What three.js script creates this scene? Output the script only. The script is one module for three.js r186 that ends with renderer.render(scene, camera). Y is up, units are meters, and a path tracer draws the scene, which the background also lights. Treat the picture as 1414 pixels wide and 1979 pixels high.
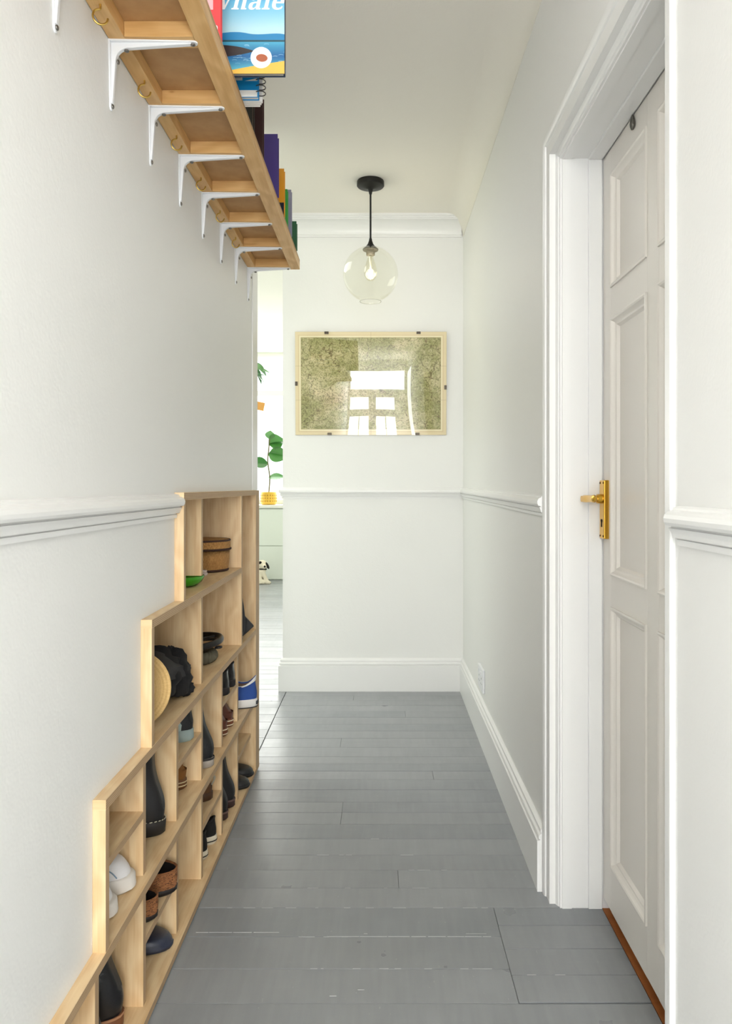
import * as THREE from 'three';
import { mergeGeometries, toCreasedNormals, mergeVertices } from 'three/addons/utils/BufferGeometryUtils.js';
import { RoundedBoxGeometry } from 'three/addons/geometries/RoundedBoxGeometry.js';
import { MarchingCubes } from 'three/addons/objects/MarchingCubes.js';
import { RectAreaLightUniformsLib } from 'three/addons/lights/RectAreaLightUniformsLib.js';

// ------------------------------------------------------------------ camera, sky, light, exposure
// The hall runs along -z; "d" below is the distance in front of the camera (z = -d).
const W = 1414, H = 1979, F = 1450;
const scene = new THREE.Scene();
const camera = new THREE.PerspectiveCamera(2 * Math.atan(H / 2 / F) * 180 / Math.PI, W / H, 0.02, 60);
camera.position.set(0, 1.1, 0);
camera.lookAt(0, 1.1, -5);
camera.setViewOffset(W, H, -28, 49.5, W, H);
scene.add(camera);
scene.background = new THREE.Color(2.2, 2.25, 2.3);
const renderer = new THREE.WebGLRenderer({ antialias: true });
renderer.toneMapping = THREE.LinearToneMapping;
renderer.toneMappingExposure = 0.9;
renderer.shadowMap.enabled = true;
RectAreaLightUniformsLib.init();

const DAY = new THREE.Color(0.98, 1, 1.03), GARDEN = new THREE.Color(1.0, 0.995, 0.955);
function windowLight(x0, x1, y0, y1, d, toHall, color, nits) {
  const l = new THREE.RectAreaLight(color, nits, x1 - x0, y1 - y0);
  l.position.set((x0 + x1) / 2, (y0 + y1) / 2, -d);
  l.lookAt((x0 + x1) / 2, (y0 + y1) / 2, -d + (toHall === 'far' ? 10 : -10));
  l.name = 'window_daylight';
  scene.add(l);
}
const FRONT = -2.6;                                   // the entrance wall behind the camera
const PANES = [];                                     // glazing of the front door and its fanlight: [x0, x1, y0, y1]
const COLS = [[-0.463, -0.169], [-0.059, 0.235]];
for (const [a, b] of COLS) {
  PANES.push([a, b, 1.65, 1.87]);
  PANES.push([a, (a + b) / 2 - 0.006, 1.0, 1.526], [(a + b) / 2 + 0.006, b, 1.0, 1.526]);
}
PANES.push([-0.46, 0.4, 2.01, 2.34]);
const SIDE = [-2.45, -1.4, 0.3, 2.3];                 // tall side window: distance and height limits
const FRONT_NITS = 24, KITCHEN_NITS = 5.6, LAMP_CD = 0.1, SIDE_NITS = 15.5, ADDED_SKYLIGHT_NITS = 4.4;
for (const [x0, x1, y0, y1] of PANES) windowLight(x0, x1, y0, y1, FRONT + 0.012, 'near', DAY, FRONT_NITS);
{ // tall side window of the entrance, in the door wall
  const l = new THREE.RectAreaLight(DAY, SIDE_NITS, SIDE[1] - SIDE[0], SIDE[3] - SIDE[2]);
  l.position.set(0.44, (SIDE[2] + SIDE[3]) / 2, -(SIDE[0] + SIDE[1]) / 2); l.lookAt(-5, (SIDE[2] + SIDE[3]) / 2, -(SIDE[0] + SIDE[1]) / 2); l.name = 'window_daylight'; scene.add(l);
}
const ADDED_SKYLIGHT = [-2.7, -1.0, 3.5, 5.3];                  // roof window added out of view to light the hall: X and distance limits
{  // fill light for the hall wall, set in the added roof opening
  const l = new THREE.RectAreaLight(GARDEN, ADDED_SKYLIGHT_NITS, ADDED_SKYLIGHT[1] - ADDED_SKYLIGHT[0], ADDED_SKYLIGHT[3] - ADDED_SKYLIGHT[2]);
  l.position.set((ADDED_SKYLIGHT[0] + ADDED_SKYLIGHT[1]) / 2, 2.765, -(ADDED_SKYLIGHT[2] + ADDED_SKYLIGHT[3]) / 2); l.lookAt((ADDED_SKYLIGHT[0] + ADDED_SKYLIGHT[1]) / 2, -5, -(ADDED_SKYLIGHT[2] + ADDED_SKYLIGHT[3]) / 2 - 1e-4); l.name = 'added_roof_fill'; scene.add(l);
}
windowLight(-3.2, -0.75, 0.97, 2.66, 9.27, 'far', GARDEN, KITCHEN_NITS);

// ------------------------------------------------------------------ helpers
let seed = 7;
const rnd = () => { seed = (seed * 1664525 + 1013904223) >>> 0; return seed / 4294967296; };
const rr = (a, b) => a + (b - a) * rnd();
const hash = (x, y, s) => { let h = (x * 374761393 + y * 668265263 + s * 2147483647) | 0; h = Math.imul(h ^ (h >>> 13), 1274126177); return ((h ^ (h >>> 16)) >>> 0) / 4294967296; };
function noise(x, y, px, py, s) {                     // value noise that repeats every px by py cells
  const xi = Math.floor(x), yi = Math.floor(y), fx = x - xi, fy = y - yi, u = fx * fx * (3 - 2 * fx), v = fy * fy * (3 - 2 * fy);
  const m = (a, n) => ((a % n) + n) % n, h = (a, b) => hash(m(a, px), m(b, py), s);
  return (h(xi, yi) * (1 - u) + h(xi + 1, yi) * u) * (1 - v) + (h(xi, yi + 1) * (1 - u) + h(xi + 1, yi + 1) * u) * v;
}
function fbm(u, v, px, py, s, oct = 4) { let a = 0, w = 0.5, t = 0; for (let i = 0; i < oct; i++) { a += w * noise(u * px, v * py, px, py, s + i); t += w; w *= 0.5; px *= 2; py *= 2; } return a / t; }
function texture(w, h, fn, srgb, ru = 1, rv = 1) {
  const data = new Uint8Array(w * h * 4);
  for (let j = 0; j < h; j++) for (let i = 0; i < w; i++) { const c = fn((i + 0.5) / w, (j + 0.5) / h), k = (j * w + i) * 4; for (let q = 0; q < 3; q++) data[k + q] = Math.max(0, Math.min(255, Array.isArray(c) ? c[q] : c)); data[k + 3] = 255; }
  const t = new THREE.DataTexture(data, w, h); t.wrapS = t.wrapT = THREE.RepeatWrapping; t.magFilter = THREE.LinearFilter; t.minFilter = THREE.LinearMipmapLinearFilter; t.generateMipmaps = true;
  if (srgb) t.colorSpace = THREE.SRGBColorSpace; t.repeat.set(ru, rv); t.needsUpdate = true; return t;
}
function painted(w, h, draw) { const c = document.createElement('canvas'); c.width = w; c.height = h; draw(c.getContext('2d'), w, h); const t = new THREE.CanvasTexture(c); t.colorSpace = THREE.SRGBColorSpace; return t; }
const M = (color, roughness = 0.6, more = {}) => new THREE.MeshPhysicalMaterial({ color: new THREE.Color(color), roughness, ...more });
const mix = (a, b, t) => a.map((x, i) => x + (b[i] - x) * t);

const taken = {};
const numbered = (n) => { const k = taken[n] = (taken[n] ?? -1) + 1; return k ? n + '_' + String(k).padStart(3, '0') : n; };
function mesh(name, geo, mat, parent) {
  const o = new THREE.Mesh(Array.isArray(geo) ? merge(geo) : geo, mat);
  o.castShadow = o.receiveShadow = true; o.name = parent ? name : numbered(name); (parent ?? scene).add(o); return o;
}
function thing(name, label, category, at = [0, 0, 0], turn = 0, group) {
  const o = new THREE.Group(); o.name = numbered(name); o.position.set(...at); o.rotation.y = turn; scene.add(o);
  o.userData = { label, category }; if (group) o.userData.group = group; return o;
}
function tag(o, label, category, group) { o.userData = { label, category }; if (group) o.userData.group = group; return o; }
function struct(name, label, category) { const o = new THREE.Group(); o.name = name; o.userData = { kind: 'structure', label, category }; scene.add(o); return o; }
function structMesh(name, geo, mat, label, category) { const o = mesh(name, geo, mat); o.name = name; o.userData = { kind: 'structure', label, category }; return o; }
const plain = (g) => { const h = g.index ? g.toNonIndexed() : g; for (const k of Object.keys(h.attributes)) if (!['position', 'normal', 'uv'].includes(k)) h.deleteAttribute(k); if (!h.attributes.uv) h.setAttribute('uv', new THREE.BufferAttribute(new Float32Array(h.attributes.position.count * 2), 2)); h.clearGroups?.(); return h; };
const merge = (list) => mergeGeometries(list.map(plain));
// uv in metres, u along the grain axis
function metric(g, grain = 'z', ou = 0, ov = 0) {
  const p = g.attributes.position, n = g.attributes.normal, uv = new Float32Array(p.count * 2), ax = { x: 0, y: 1, z: 2 }[grain];
  for (let i = 0; i < p.count; i++) {
    const c = [p.getX(i), p.getY(i), p.getZ(i)], a = [Math.abs(n.getX(i)), Math.abs(n.getY(i)), Math.abs(n.getZ(i))], k = a.indexOf(Math.max(...a));
    const others = [0, 1, 2].filter((q) => q !== k); let u = others[0], v = others[1];
    if (k !== ax) { u = ax; v = others.find((q) => q !== ax); }
    uv[i * 2] = c[u] + ou; uv[i * 2 + 1] = c[v] + ov;
  }
  g.setAttribute('uv', new THREE.BufferAttribute(uv, 2)); return g;
}
// box between X, Y and distance limits
function box(x0, x1, y0, y1, d0, d1, grain = 'z', ou = 0, ov = 0) { const g = new THREE.BoxGeometry(x1 - x0, y1 - y0, d1 - d0); g.translate((x0 + x1) / 2, (y0 + y1) / 2, -(d0 + d1) / 2); return metric(g, grain, ou, ov); }
function rbox(x0, x1, y0, y1, d0, d1, r = 0.002, seg = 1, grain = 'z', ou = 0, ov = 0) { const g = new RoundedBoxGeometry(x1 - x0, y1 - y0, d1 - d0, seg, Math.min(r, (x1 - x0) / 2.01, (y1 - y0) / 2.01, (d1 - d0) / 2.01)); g.translate((x0 + x1) / 2, (y0 + y1) / 2, -(d0 + d1) / 2); return metric(g, grain, ou, ov); }
// a profile [a, b] swept along a path in the plane with normal N; a is measured along "side" (N x direction), b along N
function sweep(profile, path, N, closed = false, crease = 0.7) {
  const pts = path.map((p) => new THREE.Vector3(...p)), n = pts.length, nrm = new THREE.Vector3(...N).normalize(), rings = [];
  for (let i = 0; i < n; i++) {
    const prev = closed || i > 0 ? pts[i].clone().sub(pts[(i + n - 1) % n]).normalize() : null, next = closed || i < n - 1 ? pts[(i + 1) % n].clone().sub(pts[i]).normalize() : null;
    const s0 = new THREE.Vector3().crossVectors(nrm, prev ?? next), s1 = new THREE.Vector3().crossVectors(nrm, next ?? prev), m = s0.clone().add(s1).normalize(); m.multiplyScalar(1 / m.dot(s0));
    rings.push(profile.map(([a, b]) => pts[i].clone().addScaledVector(m, a).addScaledVector(nrm, b)));
  }
  const pos = [], uv = [], q = (A, B, C, D, u0, u1, v0, v1) => { for (const [p, u, v] of [[A, u0, v0], [B, u1, v0], [C, u1, v1], [A, u0, v0], [C, u1, v1], [D, u0, v1]]) { pos.push(p.x, p.y, p.z); uv.push(u, v); } };
  let u = 0;
  for (let i = 0; i < (closed ? n : n - 1); i++) {
    const A = rings[i], B = rings[(i + 1) % n], len = pts[i].distanceTo(pts[(i + 1) % n]); let v = 0;
    for (let k = 0; k < profile.length; k++) { const k2 = (k + 1) % profile.length, dv = Math.hypot(profile[k2][0] - profile[k][0], profile[k2][1] - profile[k][1]); q(A[k], B[k], B[k2], A[k2], u, u + len, v, v + dv); v += dv; }
    u += len;
  }
  if (!closed) {                                      // end caps
    const tri = THREE.ShapeUtils.triangulateShape(profile.map(([a, b]) => new THREE.Vector2(a, b)), []);
    for (const [ring, flip] of [[rings[0], false], [rings[n - 1], true]]) for (const t of tri) for (const k of flip ? t : [...t].reverse()) { pos.push(ring[k].x, ring[k].y, ring[k].z); uv.push(profile[k][0], profile[k][1]); }
  }
  const g = new THREE.BufferGeometry(); g.setAttribute('position', new THREE.Float32BufferAttribute(pos, 3)); g.setAttribute('uv', new THREE.Float32BufferAttribute(uv, 2)); g.computeVertexNormals();
  return toCreasedNormals(g, crease);
}
const lathe = (pts, seg = 32) => new THREE.LatheGeometry(pts.map(([r, y]) => new THREE.Vector2(r, y)), seg);
const tube = (pts, r, seg = 32, rad = 8, closed = false) => new THREE.TubeGeometry(new THREE.CatmullRomCurve3(pts.map((p) => new THREE.Vector3(...p)), closed), seg, r, rad, closed);
// rings of points joined to a skin; rings share their point count
function skin(rings, capStart = true, capEnd = true, closedRing = true) {
  const n = rings[0].length, pos = [], uv = [], idx = [];
  rings.forEach((r, j) => { for (let i = 0; i <= n; i++) { const p = r[i % n]; pos.push(...p); uv.push(i / n, j / (rings.length - 1)); } });
  for (let j = 0; j < rings.length - 1; j++) for (let i = 0; i < (closedRing ? n : n - 1); i++) { const a = j * (n + 1) + i, b = a + 1, c = a + n + 1, d = c + 1; idx.push(a, c, b, b, c, d); }
  for (const [on, j, flip] of [[capStart, 0, true], [capEnd, rings.length - 1, false]]) if (on) {
    const base = pos.length / 3, r = rings[j], m = [0, 1, 2].map((k) => r.reduce((s, p) => s + p[k], 0) / n); pos.push(...m); uv.push(0.5, 0.5);
    r.forEach((p) => { pos.push(...p); uv.push(0.5, 0.5); });
    for (let i = 0; i < n; i++) { const a = base + 1 + i, b = base + 1 + (i + 1) % n; flip ? idx.push(base, a, b) : idx.push(base, b, a); }
  }
  const g = new THREE.BufferGeometry(); g.setAttribute('position', new THREE.Float32BufferAttribute(pos, 3)); g.setAttribute('uv', new THREE.Float32BufferAttribute(uv, 2)); g.setIndex(idx);
  const t = toCreasedNormals(g.toNonIndexed ? (g.computeVertexNormals(), g.toNonIndexed()) : g, 0.9); return t;
}

// ------------------------------------------------------------------ materials
const grainy = texture(512, 512, (u, v) => 110 + 70 * fbm(u, v, 24, 24, 3, 4) + 30 * noise(u * 128, v * 128, 128, 128, 9), false, 2, 2);
const rollerBump = { bumpMap: grainy, bumpScale: 0.0012 };
const wallPaint = M('#f4f4f1', 0.5, rollerBump);
const ceilingPaint = M('#f8f4ea', 0.75, rollerBump);
const trimPaint = M('#f5f5f3', 0.32);
const doorPaint = M('#f4efe7', 0.36, { bumpMap: grainy, bumpScale: 0.0004 });
const kitchenPaint = M('#ebf0e6', 0.5);
const floorMap = texture(1024, 1024, (u, v) => {
  const a = fbm(u, v, 6, 10, 21, 5), b = fbm(u, v, 90, 8, 31, 3), chip = fbm(u, v, 200, 60, 55, 2);
  const c = mix([141, 144, 147], [162, 165, 167], 0.6 * a + 0.4 * b); return chip > 0.93 ? mix(c, [176, 177, 176], 0.7) : c;
}, true, 0.9, 0.9);
const floorRough = texture(512, 512, (u, v) => 58 + 60 * fbm(u, v, 8, 8, 71, 5), false, 0.9, 0.9);
const floorBump = texture(512, 512, (u, v) => 120 + 90 * fbm(u, v, 10, 40, 77, 4), false, 0.9, 0.9);
const floorPaints = ['#ffffff', '#f2f3f4', '#fafafa'].map((c) => M(c, 1, { map: floorMap, roughnessMap: floorRough, bumpMap: floorBump, bumpScale: 0.0015 }));
const darkGap = M('#1b1b1d', 0.9);
const brownWood = texture(512, 512, (u, v) => mix([138, 76, 30], [190, 116, 56], 0.6 * fbm(u, v, 4, 60, 12, 4) + 0.4 * fbm(u, v, 30, 4, 14, 3)), true, 2, 2);
const threshold = M('#ffffff', 0.55, { map: brownWood });
function woodTexture(light, dark, s, knots) {          // u runs along the grain
  return texture(1024, 1024, (u, v) => {
    const warp = fbm(u, v, 3, 5, s, 4), ring = Math.sin((v * 26 + warp * 7 + fbm(u, v, 2, 2, s + 9, 2) * 6) * Math.PI), fine = fbm(u, v, 10, 180, s + 3, 3), soft = fbm(u, v, 3, 4, s + 17, 4);
    let t = 0.32 + 0.16 * ring + 0.38 * (fine - 0.5) + 0.55 * (soft - 0.5);
    for (const [ku, kv, kr] of knots) { const r = Math.hypot((u - ku) * 1.0, (v - kv) * 2.2) / kr; if (r < 3) t += 0.9 * Math.exp(-r * r * 1.6) + 0.18 * Math.exp(-r) * Math.sin(r * 14); }
    return mix(light, dark, Math.max(0, Math.min(1, t)));
  }, true, 1.6, 1.6);
}
const birchTex = woodTexture([240, 214, 171], [206, 164, 114], 101, [[0.3, 0.62, 0.012]]);
const pineTex = woodTexture([234, 192, 130], [198, 146, 82], 151, [[0.2, 0.3, 0.014], [0.71, 0.66, 0.01]]);
const edgeTex = texture(64, 256, (u, v) => { const k = Math.floor(v * 9), t = (k % 2 ? 0.62 : 0.2) + 0.3 * (fbm(u, v, 12, 40, 5, 3) - 0.5) + (Math.abs(v * 9 - Math.round(v * 9)) < 0.06 ? 0.25 : 0); return mix([214, 186, 148], [150, 116, 82], t); }, true);
const birch = M('#ffffff', 0.45, { map: birchTex, bumpMap: birchTex, bumpScale: 0.0004 });
const plyEdge = M('#ffffff', 0.6, { map: edgeTex });
const pine = M('#ffffff', 0.5, { map: pineTex, bumpMap: pineTex, bumpScale: 0.0005 });
const hardboard = M('#ffffff', 0.6, { map: texture(512, 512, (u, v) => mix([176, 132, 84], [204, 162, 112], fbm(u, v, 16, 16, 44, 5)), true, 2, 2) });
const enamel = M('#eef0f2', 0.28);
const steel = M('#8d8a86', 0.35, { metalness: 1 });
const brass = M('#d8ab45', 0.24, { metalness: 1 });
const paleBrass = M('#d8b866', 0.3, { metalness: 1 });
const black = M('#141312', 0.42);
const glassPane = new THREE.MeshPhysicalMaterial({ color: '#ffffff', roughness: 0.01, transmission: 1, thickness: 0, ior: 1.5 });

// ------------------------------------------------------------------ the setting: floor
const XL = -0.497, XR = 0.445, END = 4.04, CEIL = 2.54, KCEIL = 2.76, KX0 = -3.4, KX1 = -0.527, KEND = 9.3, OPEN0 = 3.0;
const floor = struct('floor', 'grey painted floorboards laid across the narrow hall', 'floor');
mesh('subfloor', [box(-0.85, 0.62, -0.08, -0.02, FRONT - 0.1, END + 0.1), box(KX0 - 0.1, XL, -0.08, -0.02, OPEN0 - 0.1, KEND + 0.1)], darkGap, floor);
const boardGap = 0.0010;
function board(x0, x1, d0, d1, drop) { mesh('floorboard', rbox(x0, x1, -0.02, -drop, d0 + boardGap / 2, d1 - boardGap / 2, 0.0016, 2, 'x', rr(0, 9), rr(0, 9)), floorPaints[Math.floor(rnd() * 3)], floor); }
{
  const near = [1.597, 1.711, 1.833, 1.959, 2.055, 2.152, 2.24, 2.342, 2.443, 2.532, 2.615, 2.722, 2.815, 2.9, 2.975, 3.053, 3.165, 3.277, 3.375, 3.47, 3.575, 3.676, 3.77, 3.86, 3.945, 4.03];
  const rightRows = [1.6, 1.69, 1.786, 1.881, 1.959];
  for (let d = 1.597; d > FRONT - 0.05;) { const e = d - rr(0.098, 0.122); board(-0.62, 0.578, e, d, rr(0, 0.0006)); d = e; }
  for (let i = 0; i < near.length - 1; i++) {
    const a = near[i], b = near[i + 1], x1 = a < 1.9 ? 0.2946 : a < 2.0 ? 0.578 : 0.46, x0 = a < 2.92 ? -0.62 : -0.504;
    const cut = { 1: null, 4: 0.05, 8: -0.13, 9: -0.13, 12: 0.2, 16: -0.17, 20: 0.12, 23: -0.14 }[i];       // butt joints
    if (cut != null) { board(x0, cut - 0.0003, a, b, rr(0, 0.0008)); board(cut + 0.0003, x1, a, b, rr(0, 0.0008)); }
    else board(x0, x1, a, b, rr(0, 0.0008));
  }
  for (let i = 0; i < rightRows.length - 1; i++) board(0.2952, 0.578, rightRows[i], rightRows[i + 1], rr(0, 0.0006));
  for (let d = OPEN0 - 0.02; d < 8.95;) { const e = d + rr(0.095, 0.125); if (d < 4.2) { board(-1.9, -0.507, d, e, rr(0, 0.001)); board(KX0, -1.902, d, e, rr(0, 0.001)); } else { const s = rr(-2.4, -1.9); board(s + 0.001, KX1, d, e, rr(0, 0.001)); board(KX0, s - 0.001, d, e, rr(0, 0.001)); } d = e; }
  // slivers along the board edges: flaked paint, and long bright ones painted as gloss highlights
  const wornAndGlint = M('#bfc1c1', 0.5);
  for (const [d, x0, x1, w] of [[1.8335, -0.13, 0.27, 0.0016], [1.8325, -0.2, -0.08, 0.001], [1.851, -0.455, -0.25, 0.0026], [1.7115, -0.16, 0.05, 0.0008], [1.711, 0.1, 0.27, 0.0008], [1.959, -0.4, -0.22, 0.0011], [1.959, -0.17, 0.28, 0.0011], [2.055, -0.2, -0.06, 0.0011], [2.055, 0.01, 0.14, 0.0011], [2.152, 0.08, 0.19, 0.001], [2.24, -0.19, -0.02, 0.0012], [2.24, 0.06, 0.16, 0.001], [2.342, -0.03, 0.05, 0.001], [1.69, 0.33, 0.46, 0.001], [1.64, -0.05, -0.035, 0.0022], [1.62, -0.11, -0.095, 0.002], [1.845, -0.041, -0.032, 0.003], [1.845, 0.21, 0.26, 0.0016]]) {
    for (let x = x0; x < x1;) { const e = Math.min(x1, x + (w > 0.0014 ? rr(0.03, 0.09) : rr(0.006, 0.045))), q = w * rr(0.2, 0.42); mesh('worn_and_glint_edge', rbox(x, e, -0.001, 0.0004, d - q, d + q, 0.0002), wornAndGlint, floor); x = e + (w > 0.0014 ? rr(0.001, 0.006) : rr(0.004, 0.08)); }
  }
  mesh('threshold_board', box(0.579, 1.1, -0.02, -0.001, 0.9, 2.2, 'z'), threshold, floor);
}

// ------------------------------------------------------------------ walls and ceilings
function slabShape(pts, x0, x1, mat) {                 // polygon in (d, Y) with thickness in X
  const s = new THREE.Shape(pts.map(([d, y]) => new THREE.Vector2(d, y))), g = new THREE.ExtrudeGeometry(s, { depth: x1 - x0, bevelEnabled: false });
  g.applyMatrix4(new THREE.Matrix4().makeBasis(new THREE.Vector3(0, 0, -1), new THREE.Vector3(0, 1, 0), new THREE.Vector3(1, 0, 0)).setPosition(x0, 0, 0)); return metric(plain(g), 'z');
}
const STEPS = [[1.04, 0], [1.04, 0.294], [1.295, 0.294], [1.295, 0.558], [1.556, 0.558], [1.556, 0.823], [1.81, 0.823], [1.81, 1.085], [2.935, 1.085], [2.935, 0]];
structMesh('wall_left', slabShape([[FRONT - 0.1, 0], ...STEPS, [OPEN0, 0], [OPEN0, CEIL], [FRONT - 0.1, CEIL]], XL - 0.1, XL), wallPaint, 'white painted hall wall with a stepped opening for the shoe cabinet', 'wall');
const D0 = 1.157, D1 = 1.957, DTOP = 1.955, DX = 0.58;
structMesh('wall_right', [box(XR, DX + 0.04, 0, CEIL, FRONT - 0.1, SIDE[0]), box(XR, DX + 0.04, 0, CEIL, SIDE[1], D0 - 0.02), box(XR, DX + 0.04, 0, SIDE[2], SIDE[0], SIDE[1]), box(XR, DX + 0.04, SIDE[3], CEIL, SIDE[0], SIDE[1]), box(XR, DX + 0.04, 0, CEIL, D1 + 0.02, END + 0.1), box(XR, DX + 0.04, DTOP + 0.02, CEIL, D0 - 0.02, D1 + 0.02)], wallPaint, 'white painted hall wall around the panelled door', 'wall');
structMesh('wall_end', box(KX1 + 0.001, XR + 0.1, 0, KCEIL, END, END + 0.1), wallPaint, 'white end wall of the hall behind the framed map', 'wall');
structMesh('ceiling', box(XL - 0.1, XR + 0.2, CEIL, CEIL + 0.1, FRONT - 0.1, END + 0.1), ceilingPaint, 'off white hall ceiling above the glass pendant', 'ceiling');
structMesh('ceiling_kitchen', [box(KX0 - 0.1, ADDED_SKYLIGHT[0], KCEIL, KCEIL + 0.1, OPEN0 - 0.1, KEND + 0.1), box(ADDED_SKYLIGHT[1], XL - 0.1, KCEIL, KCEIL + 0.1, OPEN0 - 0.1, KEND + 0.1), box(ADDED_SKYLIGHT[0], ADDED_SKYLIGHT[1], KCEIL, KCEIL + 0.1, OPEN0 - 0.1, ADDED_SKYLIGHT[2]), box(ADDED_SKYLIGHT[0], ADDED_SKYLIGHT[1], KCEIL, KCEIL + 0.1, ADDED_SKYLIGHT[3], KEND + 0.1)], ceilingPaint, 'off white kitchen ceiling beyond the opening', 'ceiling');
structMesh('wall_header', box(XL - 0.1, XL, CEIL, KCEIL + 0.1, OPEN0 - 0.1, END), wallPaint, 'wall above the kitchen opening', 'wall');
structMesh('wall_kitchen_right', box(KX1, KX1 + 0.1, 0, KCEIL, END + 0.1, KEND), kitchenPaint, 'pale kitchen side wall behind the end wall', 'wall');
structMesh('wall_kitchen_left', box(KX0 - 0.1, KX0, 0, KCEIL, OPEN0 - 0.1, KEND), kitchenPaint, 'pale kitchen side wall out of sight of the hall', 'wall');
structMesh('wall_kitchen_near', box(KX0, XL - 0.1, 0, KCEIL, OPEN0 - 0.1, OPEN0), kitchenPaint, 'pale kitchen wall at the back of the stairs', 'wall');
structMesh('wall_kitchen_far', [box(KX0, KX1 + 0.1, 0, 0.95, KEND, KEND + 0.12), box(KX0, KX1 + 0.1, 2.68, KCEIL, KEND, KEND + 0.12), box(KX0, -3.22, 0.95, 2.68, KEND, KEND + 0.12), box(-0.73, KX1 + 0.1, 0.95, 2.68, KEND, KEND + 0.12)], kitchenPaint, 'pale kitchen wall around the bright window', 'wall');
structMesh('wall_front', [box(XL - 0.1, XL, 0, CEIL, FRONT - 0.1, FRONT), box(XR, XR + 0.1, 0, CEIL, FRONT - 0.1, FRONT), box(XL, XR, 2.38, CEIL, FRONT - 0.1, FRONT)], wallPaint, 'entrance wall around the glazed front door', 'wall');
structMesh('wall_side_room', [box(1.0, 1.1, -0.02, 2.3, 0.8, 2.3), box(DX + 0.04, 1.0, -0.02, 2.3, 0.8, 0.9), box(DX + 0.04, 1.0, -0.02, 2.3, 2.2, 2.3), box(DX + 0.04, 1.0, 2.2, 2.3, 0.9, 2.2)], wallPaint, 'room wall behind the closed panelled door', 'wall');

// kitchen window
{
  const w = struct('window_1', 'wide bright kitchen window above the worktop', 'window');
  mesh('window_frame', [box(-3.22, -0.73, 0.93, 0.97, KEND - 0.02, KEND + 0.06), box(-3.22, -0.73, 2.66, 2.7, KEND - 0.02, KEND + 0.06), box(-3.24, -3.2, 0.95, 2.68, KEND - 0.02, KEND + 0.06), box(-0.75, -0.71, 0.95, 2.68, KEND - 0.02, KEND + 0.06)], trimPaint, w);
  mesh('pane', box(-3.2, -0.75, 0.97, 2.66, KEND + 0.02, KEND + 0.024), glassPane, w);
}
{
  const w = struct('window_2', 'tall white framed side window of the entrance', 'window'), [a, b, y0, y1] = SIDE, f = 0.035;
  mesh('window_frame', [box(XR + 0.02, XR + 0.07, y0, y0 + f, a, b), box(XR + 0.02, XR + 0.07, y1 - f, y1, a, b), box(XR + 0.02, XR + 0.07, y0 + f, y1 - f, a, a + f), box(XR + 0.02, XR + 0.07, y0 + f, y1 - f, b - f, b)], trimPaint, w);
  mesh('pane', box(XR + 0.04, XR + 0.044, y0 + f, y1 - f, a + f, b - f), glassPane, w);
}
{  // frame and pane of the roof window added for the fill light
  const w = struct('window_3', 'added unseen roof window over the kitchen', 'window'), [a, b, c, d] = ADDED_SKYLIGHT;
  mesh('window_frame', [box(a, b, KCEIL + 0.02, KCEIL + 0.08, c, c + 0.04), box(a, b, KCEIL + 0.02, KCEIL + 0.08, d - 0.04, d), box(a, a + 0.04, KCEIL + 0.02, KCEIL + 0.08, c + 0.04, d - 0.04), box(b - 0.04, b, KCEIL + 0.02, KCEIL + 0.08, c + 0.04, d - 0.04)], trimPaint, w);
  mesh('pane', box(a + 0.04, b - 0.04, KCEIL + 0.05, KCEIL + 0.054, c + 0.04, d - 0.04), glassPane, w);
}
// front door behind the camera, seen mirrored in the framed map
{
  const w = struct('door_2', 'white front door with four glazed openings under a fanlight', 'door');
  const g = [], dd = [FRONT - 0.06, FRONT - 0.005];
  const add = (x0, x1, y0, y1) => g.push(box(x0, x1, y0, y1, ...dd));
  add(-0.496, COLS[0][0], 0, 1.98); add(COLS[1][1], 0.444, 0, 1.98); add(COLS[0][1], COLS[1][0], 0, 1.98);
  for (const [a, b] of COLS) { add(a, b, 0, 1.0); add(a, b, 1.526, 1.65); add(a, b, 1.87, 1.98); add((a + b) / 2 - 0.006, (a + b) / 2 + 0.006, 1.0, 1.526); }
  mesh('door_leaf', g, doorPaint, w);
  mesh('fanlight_frame', [box(-0.496, 0.444, 1.981, 2.01, FRONT - 0.08, FRONT + 0.01), box(-0.496, 0.444, 2.34, 2.38, FRONT - 0.08, FRONT + 0.01), box(-0.496, -0.46, 2.01, 2.34, FRONT - 0.08, FRONT + 0.01), box(0.4, 0.444, 2.01, 2.34, FRONT - 0.08, FRONT + 0.01)], trimPaint, w);
  for (const [x0, x1, y0, y1] of PANES) mesh('pane', box(x0, x1, y0, y1, FRONT - 0.034, FRONT - 0.03), glassPane, w);
}

// ------------------------------------------------------------------ mouldings
const RAIL = [[0, 0], [0.006, 0], [0.0068, 0.0085], [0.0038, 0.0092], [0.0038, 0.0112], [0.0125, 0.0118], [0.0145, 0.018], [0.017, 0.0225], [0.0195, 0.0255], [0.0145, 0.0262], [0.0145, 0.0288], [0.0225, 0.0294], [0.0255, 0.034], [0.0262, 0.04], [0.0245, 0.0455], [0.02, 0.0495], [0.0125, 0.052], [0.0115, 0.0555], [0.004, 0.058], [0, 0.058]];
const SKIRT = [[0, 0], [0.02, 0], [0.02, 0.137], [0.0185, 0.1385], [0.0115, 0.1395], [0.0115, 0.142], [0.0155, 0.143], [0.0165, 0.148], [0.0145, 0.153], [0.009, 0.157], [0.009, 0.16], [0.0115, 0.162], [0.0105, 0.168], [0.006, 0.173], [0.003, 0.176], [0, 0.176]];
const UPV = [0, 1, 0];
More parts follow.
